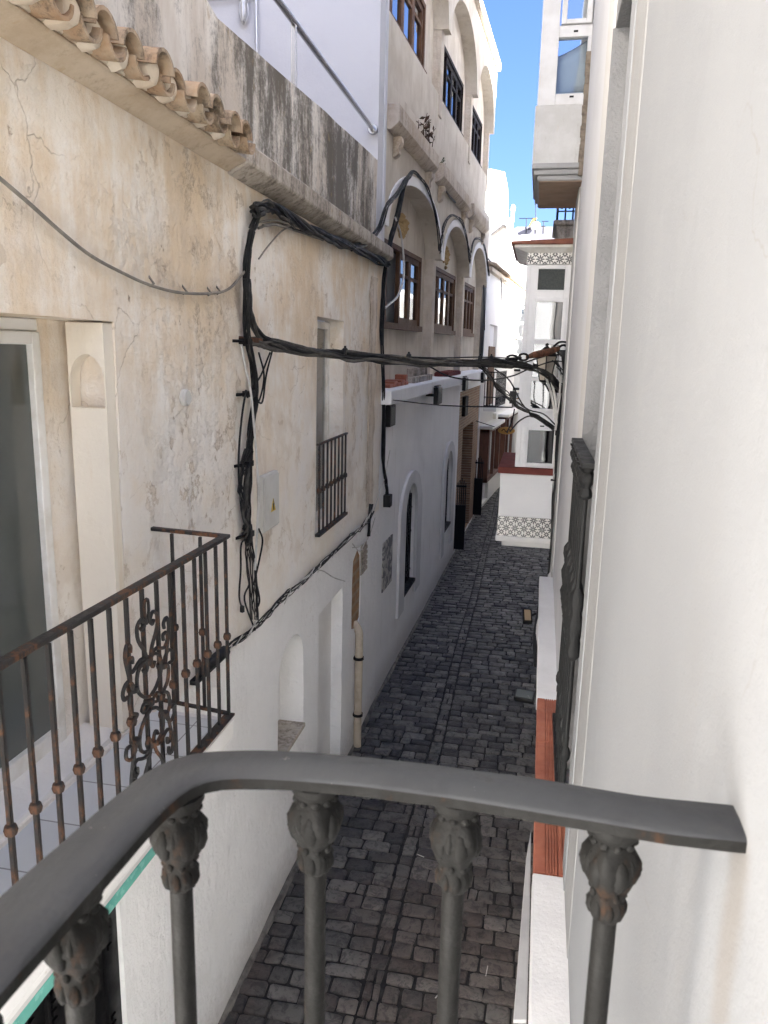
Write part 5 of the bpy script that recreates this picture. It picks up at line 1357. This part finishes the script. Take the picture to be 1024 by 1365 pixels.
# ================================================================== CABLES
def on(pts, x=None, a=None, b=None):
    return [atl(p, a, b) if a is not None else atx(p, x) for p in pts]
def onA_(pts, d): return on(pts, x=XL+d)
ca, cb = plane2((XL+.06, 5.32), (.22, 9.15))
main = on([(322, 456), (340, 455), (362, 460), (400, 467), (450, 473), (500, 478), (560, 482), (620, 484), (660, 484), (690, 487), (715, 492), (735, 504), (748, 520)], a=ca, b=cb)
mb = bundle(main, 10, .037, .0118, 1, 5, wob=.45)
bend = onA_([(329, 372), (330, 400), (334, 424), (345, 445)], .075)+on([(366, 458), (392, 465), (420, 469)], a=ca, b=cb)
mb = bundle(bend, 5, .022, .0115, 3, 6, wob=.35, mb=mb)
o = mb.build('cable_bundle', [M['cable'], M['dusty']]); tag(o, 'thick black cable bundle strung right across the lane', 'cables')
q = MB(); q.tube(catmull(on([(330, 452), (400, 463), (500, 473), (580, 477), (640, 476), (690, 478)], a=ca, b=cb), 5), .007, 6)
for p in ((460, 471), (545, 478), (640, 480), (655, 480), (676, 482)):
    c0 = atl(p, ca, cb); q.lathe(c0, [(.040, -.018), (.046, -.012), (.046, .012), (.040, .018)], 12, ax='x')
    q.box(c0.x-.008, c0.x+.008, c0.y-.008, c0.y+.008, c0.z, c0.z+.06)
tag(q.build('carrier_wire', M['blackiron']), 'thin steel carrier wire with clips on top of the thick black bundle', 'wire')
TB = thing('turnbuckle', 'rusty turnbuckle and hook tying the carrier wire to the right wall', 'turnbuckle', tuple(atl((715, 472), ca, cb)))
q = MB(); A = on([(676, 479), (690, 478), (694, 477)], a=ca, b=cb); q.tube(A, .018, 8)
for p in ((683, 478), (698, 476)): 
    c0 = atl(p, ca, cb); q.tube([c0+Vector((.05*math.cos(k*math.pi/6), .06*math.cos(k*math.pi/6), .035*math.sin(k*math.pi/6))) for k in range(13)], .012, 6)
q.build('eye', M['blackiron'], TB)
q = MB(); P = on([(703, 476), (712, 473), (728, 470), (744, 465)], a=ca, b=cb); q.tube(P, [.02, .036, .042, .03], 8); q.build('body', M['rustiron'], TB)
q = MB(); q.tube(catmull(on([(742, 466), (750, 460), (757, 463), (755, 470), (748, 474)], a=ca, b=cb), 4), .014, 6); q.tube(catmull(on([(738, 462), (746, 456), (756, 457), (758, 466)], a=ca, b=cb), 4), .012, 6); q.build('hook', M['blackiron'], TB)
# drooping branch to the lower clamp
mb = bundle(on([(640, 488), (652, 500), (668, 520), (684, 534), (702, 548), (722, 560), (738, 572), (750, 580)], a=ca, b=cb), 5, .026, .008, 7, 5, wob=.8)
q = mb; c0 = atl((684, 529), ca, cb); q.box(c0.x-.035, c0.x+.035, c0.y-.03, c0.y+.03, c0.z-.07, c0.z+.06)
tag(q.build('cable_bundle', [M['cable'], M['dusty']]), 'thinner black cables drooping from the main bundle to the lower right clamp', 'cables')
thin = [([(660, 492), (680, 508), (700, 543), (725, 552), (742, 568)], 'loose black wire running beside the drooping cables'),
        ([(686, 545), (683, 560), (676, 577)], 'short black wire dropping from the drooping cables to the oval sign'),
        ([(680, 575), (694, 560), (712, 555), (738, 572)], 'arching black wire between the oval sign and the lower right clamp'),
        ([(572, 488), (600, 502), (640, 507), (680, 502), (705, 492), (735, 482), (752, 482)], 'slack thin wire looping below the thick bundle to the right wall'),
        ([(700, 483), (725, 475), (740, 471)], 'fine wire slanting across the lantern glass')]
for pts, lab_ in thin:
    q = MB(); q.tube(catmull(on(pts, a=ca, b=cb), 5), .008, 6); tag(q.build('loose_wire', M['cable']), lab_, 'wire')
q = MB(); pa = atl((514, 532), BA+.02, BB); pb = atl((683, 543), ca, cb); q.tube(catmull([pa, pa.lerp(pb, .5)+Vector((0, 0, -.03)), pb], 8), .008, 6)
tag(q.build('loose_wire', M['cable']), 'taut thin wire from the white ledge to the drooping cables', 'wire')
# right wall: fan of wires, white conduits and the vertical run
CR = thing('wall_cables', 'tangle of black cables and white conduits down the right wall corner before the bay', 'cables', (.26, 9.15, 3))
yw = 9.1
def onY(pts, y=yw): return [aty(p, y) for p in pts]
mb = bundle(onY([(750, 470), (752, 500), (749, 540), (744, 575), (742, 620), (738, 670), (736, 720), (732, 765)]), 5, .022, .009, 21, 4); mb.build('black_cables', [M['cable'], M['dusty']], CR)
q = MB()
for pts in ([(728, 503), (735, 525), (740, 555), (743, 580), (742, 650), (738, 700), (734, 772)], [(733, 500), (740, 530), (742, 560), (744, 590), (740, 690), (733, 772)], [(748, 500), (745, 540), (741, 570), (738, 660), (736, 770)]):
    q.tube(catmull(onY(pts), 5), .013, 8)
q.build('white_conduits', M['cable_white'], CR)
q = MB()
for pts in ([(737, 505), (746, 520), (744, 560), (745, 574)], [(738, 507), (750, 512), (753, 520)], [(755, 480), (750, 520), (752, 545), (746, 574)], [(742, 480), (748, 500), (741, 560)], [(744, 490), (754, 505)], [(736, 480), (752, 496), (755, 515)]):
    q.tube(catmull(onY(pts), 5), .007, 6)
for p in ((746, 577), (751, 470), (740, 640), (737, 737), (735, 745)):
    c0 = aty(p, yw); q.box(c0.x-.05, c0.x+.05, c0.y-.03, c0.y+.03, c0.z-.03 if p[1] < 600 else c0.z-.008, c0.z+.03 if p[1] < 600 else c0.z+.008)
q.build('clamps_and_ties', M['cable'], CR)
# left house: run under the beam, vertical run with loose ends, low run with clips
mb = bundle(on([(340, 283), (352, 276), (372, 280), (400, 300), (440, 318), (470, 330), (500, 344), (516, 352)], x=XL+.07), 12, .046, .0125, 31, 5, twist=2, wob=.5)
tag(mb.build('cable_bundle', [M['cable'], M['dusty']]), 'sagging black cables bunched under the grimy concrete beam', 'cables')
q = bundle(on([(346, 300), (370, 296), (400, 305), (430, 318)], x=XL+.05), 3, .03, .008, 33, 5, two=False); q.tube(catmull(on([(345, 345), (360, 325), (380, 305), (400, 302)], x=XL+.03), 5), .006, 6)
tag(q.build('cable_bundle', M['cable_grey']), 'thin grey cables sagging below the bunched black ones', 'cables')
q = bundle(on([(470, 330), (490, 322), (506, 305), (516, 275), (528, 262), (540, 240)], x=XL+.08), 3, .025, .014, 35, 5)
tag(q.build('cable_bundle', [M['cable'], M['dusty']]), 'frayed black cables rising from the beam end to the first arch', 'cables')
VC = thing('wall_cables', 'black cables down the old plaster wall between balcony and meter box', 'cables', (XL, 5.3, 3))
def onA(pts, d=.05): return on(pts, x=XL+d)
bundle(onA([(346, 282), (335, 310), (330, 350), (328, 400), (330, 450), (337, 490), (340, 530), (335, 570), (332, 620), (330, 660), (330, 700), (332, 720)], .045), 8, .024, .0095, 41, 5, wob=.5).build('black_cables', [M['cable'], M['dusty']], VC)
bundle(onA([(332, 600), (326, 630), (326, 670), (328, 700), (332, 720)], .05), 8, .034, .0075, 43, 5, wob=.8).build('lower_bunch', [M['cable'], M['dusty']], VC)
bundle(onA([(330, 700), (332, 730), (336, 760), (338, 790), (340, 825)], .04), 9, .034, .0055, 45, 4, wob=.45, twist=.4).build('frayed_ends', [M['cable'], M['dusty']], VC)
q = MB()
for pts in ([(328, 520), (322, 560), (318, 620), (322, 680), (330, 710)], [(334, 720), (322, 724), (321, 760), (319, 795), (323, 812)], [(345, 470), (352, 500), (347, 530), (338, 545)], [(365, 460), (355, 500), (350, 535), (343, 535)], [(330, 530), (338, 515), (348, 500), (360, 470)], [(345, 705), (350, 720), (346, 745), (338, 780)], [(340, 770), (346, 800), (340, 815)], [(332, 780), (326, 800), (340, 840)], [(330, 440), (329, 420), (325, 400)]):
    q.tube(catmull(onA(pts, .035), 5), .0075, 6)
q.lathe(atx((323, 812), XL+.035), [(.001, -.03), (.018, -.02), (.018, .02), (.001, .03)], 8)
q.build('loose_ends', M['cable'], VC)
q = MB(); q.tube(catmull(onA([(322, 460), (327, 490), (334, 520), (338, 560), (342, 610), (345, 660), (343, 700), (340, 760)], .075), 5), .009, 8); q.build('white_cable', M['cable_white'], VC)
q = MB()
for p in ((330, 455), (332, 618), (335, 525), (333, 712)):
    c0 = atx(p, XL+.05); q.box(c0.x-.05, c0.x+.02, c0.y-.045, c0.y+.045, c0.z-.02, c0.z+.02); q.tube([c0+Vector((-.05, -.16, 0)), c0+Vector((0, 0, 0))], .012, 6)
q.build('clamps', M['blackiron'], VC)
c0 = atx((322, 453), XL); q = MB(); q.bar([(XL-.03, c0.y-.1, c0.z+.01), (XL+.08, c0.y+.1, c0.z), (XL+.10, c0.y+.55, c0.z-.04)], .015, .035)
tag(q.build('cable_bracket', M['rustiron'], bevel=.003), 'rusty flat iron bracket where the thick bundle leaves the plaster wall', 'bracket')
low = [(268, 888), (290, 872), (315, 855), (345, 832), (375, 800), (400, 778), (430, 750), (460, 722), (485, 698), (497, 680)]
q = bundle(onA(low, .02), 7, .026, .0045, 51, 5, wob=1.2, twist=.4, two=False)
tag(q.build('cable_bundle', simple('dusty_cable', (.035, .034, .033), (.10, .095, .088), 6, .7, .0008, 60, spec=.15, lo=.48, hi=.6, stretch=(1, .6, 1))), 'dark dusty cables clipped along the whitewash line below the small window', 'cables')
q = MB(); rnd = random.Random(8)
pts = catmull(onA(low, .05), 6)
for i in range(5, len(pts)-2):
    if rnd.random() < .55: continue
    c0 = pts[i]+Vector((.0, rnd.uniform(-.1, .1), rnd.uniform(-.02, .03))); h = rnd.uniform(.015, .05)
    q.tube(catmull([c0+Vector((0, -rnd.uniform(.02, .09), -h)), c0+Vector((.025, 0, h)), c0+Vector((.005, rnd.uniform(.02, .09), rnd.uniform(-h, h)))], 3), rnd.uniform(.003, .006), 5)
for pp_ in ([(400, 775), (425, 760), (445, 770), (460, 775)], [(488, 700), (495, 690), (505, 660), (512, 640), (520, 600)], [(470, 725), (480, 735), (487, 722)], [(500, 690), (492, 715), (480, 728), (470, 730)]):
    q.tube(catmull(onA(pp_, .03), 5), .006, 6)
tag(q.build('cable_clips', M['cable_white']), 'pale twists of wire and clips along the whitewash line', 'wires')
q = bundle(onA([(495, 672), (493, 690), (492, 715)], .04), 3, .02, .012, 53); tag(q.build('cable_end', [M['cable'], M['dusty']]), 'short black cable end hanging at the far end of the whitewash line', 'cable')
q = MB(); c0, c1 = atx((270, 893), XL+.07), atx((300, 868), XL+.07)
q.tube([c0, c1], .04, 10); q.box(XL, XL+.05, c0.y-.05, c1.y+.1, c0.z-.09, c0.z-.06)
tag(q.build('cable_splice', M['cable']), 'fat black cable splice on a rusty shelf behind the balcony corner', 'cable splice')
q = MB(); q.tube(catmull(onA([(-40, 205), (0, 238), (40, 272), (80, 308), (120, 340), (160, 362), (200, 380), (240, 390), (280, 391), (305, 385), (326, 362)], .03), 6), .0085, 8)
for p in ((203, 378), (247, 389), (280, 391), (292, 389)):
    c0 = atx(p, XL+.03); q.tube([c0+Vector((-.03, .02, .04)), c0+Vector((.01, 0, .0)), c0+Vector((0, -.03, -.015))], .006, 6)
tag(q.build('hanging_cable', M['cable_grey']), 'single grey-brown cable hanging in a curve over the ochre wall', 'cable')
# cables over the arches of the next house
def onB(pts, d=.05): return on(pts, a=BA+d, b=BB)
q = bundle(onB([(515, 352), (519, 330), (526, 300), (534, 268), (540, 245), (548, 232)], .05), 5, .03, .013, 61, 5, wob=.5)
q2 = bundle(onB([(540, 240), (550, 229), (560, 236), (570, 252), (578, 275), (583, 305), (586, 335), (588, 325), (592, 303), (600, 288), (610, 290), (618, 302), (624, 328), (626, 350), (629, 330), (634, 318), (642, 320), (647, 332), (650, 350), (652, 368)], .05), 4, .024, .0075, 62, 4, wob=.9, mb=q)
tag(q2.build('cable_bundle', [M['cable'], M['dusty']]), 'ragged black cables following the three arches of the arcaded house', 'cables')
q = bundle(onB([(514, 350), (511, 400), (509, 450), (511, 500), (512, 560), (511, 610), (514, 640), (517, 665)], .04), 4, .020, .010, 64, 5, wob=.5); c0 = atl((517, 664), BA+.05, BB); q.box(c0.x-.05, c0.x+.05, c0.y-.08, c0.y+.08, c0.z-.12, c0.z+.05)
tag(q.build('cable_bundle', [M['cable'], M['dusty']]), 'black cable dropping at the corner of the arcaded house to a splice', 'cables')
q = MB(); q.tube(catmull(onB([(527, 290), (534, 310), (538, 340), (538, 370), (530, 395), (514, 410)], .06), 5), .014, 8); tag(q.build('hanging_cable', M['cable_white']), 'pale cable hanging in a loop before the nearest brown window', 'cable')
q = MB(); q.tube(catmull(onB([(587, 222), (590, 240), (597, 258), (607, 270)], .05), 5), .018, 8); tag(q.build('hanging_cable', M['cable']), 'short thick black cable between the first two cornices', 'cable')
q = MB(); q.tube(catmull([atl((651, 345), BA+.05, BB), wC(26, zc+.1, .1), atc((672, 420), .1), aty((690, 412), 31)], 6), .016, 6); q.tube(catmull([atl((646, 440), BA+.05, BB), atl((645, 380), BA+.05, BB)], 5), .016, 6); tag(q.build('hanging_cable', M['cable']), 'thin black cable sagging past the clay cornice of the white lane house', 'cable')

# ================================================================== FOREGROUND RAILING
FR = thing('balcony_railing', 'dark grey cast-iron balcony railing with a flat curved top bar, closest of all', 'railing', (-.1, .6, 3.5))
zR = 4.5
outer = [(1010, 1079), (985, 1071), (930, 1066), (870, 1060), (740, 1039), (600, 1020), (480, 1006), (400, 1000), (330, 998), (270, 1000), (230, 1009), (195, 1026), (150, 1060), (90, 1112), (0, 1190), (-90, 1268), (-260, 1420)]
inner = [(1010, 1120), (985, 1118), (930, 1112), (870, 1104), (740, 1082), (600, 1060), (480, 1045), (400, 1038), (330, 1035), (290, 1037), (265, 1044), (240, 1058), (200, 1096), (130, 1175), (40, 1275), (-60, 1390), (-240, 1600)]
def rs(P, n):
    P = catmull([Vector((a, b, 0)) for a, b in P], 6); L = [0]
    for i in range(1, len(P)): L.append(L[-1]+(P[i]-P[i-1]).length)
    out = []; j = 0
    for k in range(n):
        s_ = L[-1]*k/(n-1)
        while j < len(L)-2 and L[j+1] < s_: j += 1
        t = (s_-L[j])/max(1e-9, L[j+1]-L[j]); out.append(P[j].lerp(P[j+1], t))
    return out
n = 70
Or, Ir = [[atz((p.x, p.y), zR) for p in rs(P, n)] for P in (outer, inner)]
q = MB(); th = .020
for i in range(n):
    a, b_ = Or[i], Ir[i]; m_ = a.lerp(b_, .5)
    wv = [.0012*noise.noise(Vector((i*.3, k*2.7, 1))) for k in range(6)]
    sec = [(0.0, -th*.85), (0.0, -.004), (.07, 0), (.5, .0015), (.93, 0), (1.0, -.004), (1.0, -th*.85), (.5, -th)]
    for k, (t, z) in enumerate(sec):
        p = a.lerp(b_, t); q.v.append(Vector((p.x, p.y, zR+z+wv[k % 6])))
q.f = [(i*8+k, i*8+(k+1) % 8, (i+1)*8+(k+1) % 8, (i+1)*8+k) for i in range(n-1) for k in range(8)]+[tuple(range(8))[::-1], tuple((n-1)*8+k for k in range(8))]
q.mi = [(1 if k in (5, 6, 7) else 0) for i in range(n-1) for k in range(8)]+[0, 0]
q.build('handrail', [M['railtop'], M['cast']], FR, ang=50)
cap = MB()
zc0 = -.02
prof = [(.0135, zc0-.128), (.018, zc0-.124), (.0225, zc0-.114), (.0235, zc0-.104), (.021, zc0-.097), (.0205, zc0-.088), (.024, zc0-.082), (.0315, zc0-.066), (.0345, zc0-.054), (.033, zc0-.042), (.027, zc0-.031), (.023, zc0-.026), (.024, zc0-.022), (.030, zc0-.014), (.034, zc0-.006), (.034, zc0+.001)]
def leafy(a, z):
    k = 1.0
    zz = z-zc0
    if -.126 < zz < -.098: k += .10*math.cos(8*a)
    if -.09 < zz < -.03: k += .09*math.cos(4*a+.5)+.05*math.cos(8*a+zz*120)
    return k+.015*math.sin(13*a+zz*300)
cap.lathe((0, 0, 0), prof, 40, fn=leafy)
def lobe(a, rr, z, w_, h_, t_):
    ca_, sa_ = math.cos(a), math.sin(a); b0 = len(cap.v)
    cap.lathe((0, 0, 0), [(.05, -1), (.62, -.75), (1, -.2), (.9, .35), (.5, .8), (.05, 1)], 9)
    for v in cap.v[b0:]:
        x, y_, zz = v.x*t_, v.y*w_, v.z*h_; bend = -.25*t_*(zz/h_)**2
        v.x, v.y, v.z = (rr+x+bend)*ca_-y_*sa_, (rr+x+bend)*sa_+y_*ca_, z+zz
for k in range(6): lobe(k*math.pi/3, .0290, zc0-.056, .0115, .021, .0085)
for k in range(6): lobe(k*math.pi/3+math.pi/6, .0275, zc0-.050, .006, .016, .0075)
for k in range(8): lobe(k*math.pi/4+.2, .0195, zc0-.109, .0075, .0145, .0065)
for k in range(10): lobe(k*math.pi/5, .0265, zc0-.020, .006, .006, .005)
for k in range(8): lobe(k*math.pi/4+.6, .0205, zc0-.089, .005, .006, .0045)
cap_me = cap.mesh('capital', M['cast'], ang=60)
sh = MB(); sh.tube([(0, 0, -1.0), (0, 0, -.6), (0, 0, zc0-.122)], .0138, 16); sh_me = sh.mesh('baluster', M['cast'])
mids = [Or[i].lerp(Ir[i], .5) for i in range(n)]
for px in ((828, 1085), (613, 1042), (422, 1022), (237, 1040), (92, 1165), (-60, 1300)):
    c0 = atz(px, zR); c0 = min(mids, key=lambda m_: (m_-c0).length)
    b_ = bpy.data.objects.new('baluster', sh_me); COL.objects.link(b_); b_.parent = FR; b_.location = (c0.x+.1, c0.y-.6, zR-3.5)
    o = bpy.data.objects.new('capital', cap_me); COL.objects.link(o); o.parent = b_; o.rotation_euler.z = random.uniform(0, 3); sc_ = random.uniform(.90, .95); o.scale = (sc_, sc_, 1)
q = MB(); q.bar([(c.x, c.y, 3.52) for c in mids[::3]], .045, .018); q.build('bottom_rail', M['charcoal'], FR)
q = MB(); P = [(.3, -.6)]+[(c.x, c.y) for c in reversed(mids[::4])]+[(.3, mids[0].y)]
q.prism([(x, y, 3.34) for x, y in P], (0, 0, .14)); q.build('balcony_slab', M['white_clean'], FR, smooth=False)

# ================================================================== BEHIND THE CAMERA: unseen houses added to bounce light into the lane
BH = thing('bounce_house', 'unseen white house added behind the viewer to bounce light into the lane', 'house', (0, -9, 0))
q = MB(); q.box(-9, 9, -18, -14, 0, 9); q.build('house_wall', M['bounce_wall'], BH, smooth=False)
BL = thing('bounce_side_house', 'unseen white side house added behind the viewer to reflect sunlight', 'house', (-3, -5, 0))
q = MB(); q.box(-7, XL-.03, -12, -1.52, 0, 10.5); q.build('house_wall', M['bounce_wall'], BL, smooth=False)

BP = thing('bounce_storey', 'unseen upper storey added on the roof terrace to reflect sunlight', 'house', (-6, 4, 6.3))
q = MB(); q.box(-7, -4.9, -1.5, 9.68, 6.31, 11.5); q.build('house_wall', M['ochre_wall'], BP, smooth=False)  # hidden block added to throw sunlight onto the gable
# ================================================================== LIGHT, SKY, CAMERA
SUN_EL, SUN_AZ = 30, 112      # degrees; azimuth from +Y towards +X
w = bpy.data.worlds.new('World'); SC.world = w; w.use_nodes = True
nt = w.node_tree; bg = nt.nodes['Background']
sky = nt.nodes.new('ShaderNodeTexSky'); sky.sky_type = 'NISHITA'; sky.sun_disc = False
sky.sun_elevation = rad(SUN_EL); sky.sun_rotation = rad(SUN_AZ)
sky.air_density = .5; sky.dust_density = 4; sky.ozone_density = 3.0
hs = nt.nodes.new('ShaderNodeHueSaturation'); hs.inputs['Saturation'].default_value = 1.2; hs.inputs['Hue'].default_value = .506
nt.links.new(sky.outputs[0], hs.inputs['Color']); nt.links.new(hs.outputs[0], bg.inputs[0]); bg.inputs[1].default_value = .05
sl = bpy.data.lights.new('sun', 'SUN'); sl.energy = 5; sl.angle = rad(.5); sl.color = (1, .985, .955)
so_ = bpy.data.objects.new('sun', sl); COL.objects.link(so_)
d = Vector((math.sin(rad(SUN_AZ))*math.cos(rad(SUN_EL)), math.cos(rad(SUN_AZ))*math.cos(rad(SUN_EL)), math.sin(rad(SUN_EL))))
so_.rotation_euler = d.to_track_quat('Z', 'Y').to_euler()
cam = bpy.data.cameras.new('camera'); co = bpy.data.objects.new('camera', cam); COL.objects.link(co)
cam.sensor_fit = 'HORIZONTAL'; cam.sensor_width = 36; cam.lens = F/1024*36; cam.clip_start = .02; cam.clip_end = 600
R = Matrix((CAMX, -CAMD, -CAMF)).transposed().to_4x4(); R.translation = EYE
co.matrix_world = R
cam.dof.use_dof = True; cam.dof.focus_distance = 6.5; cam.dof.aperture_fstop = 13
SC.camera = co
SC.view_settings.view_transform = 'Standard'; SC.view_settings.look = 'None'
SC.view_settings.exposure = 3.65; SC.view_settings.gamma = 1
SC.render.engine = 'CYCLES'
SC.cycles.use_denoising = True
SC.cycles.max_bounces = 14; SC.cycles.diffuse_bounces = 8; SC.cycles.glossy_bounces = 4; SC.cycles.transparent_max_bounces = 12
SC.cycles.sample_clamp_indirect = 8
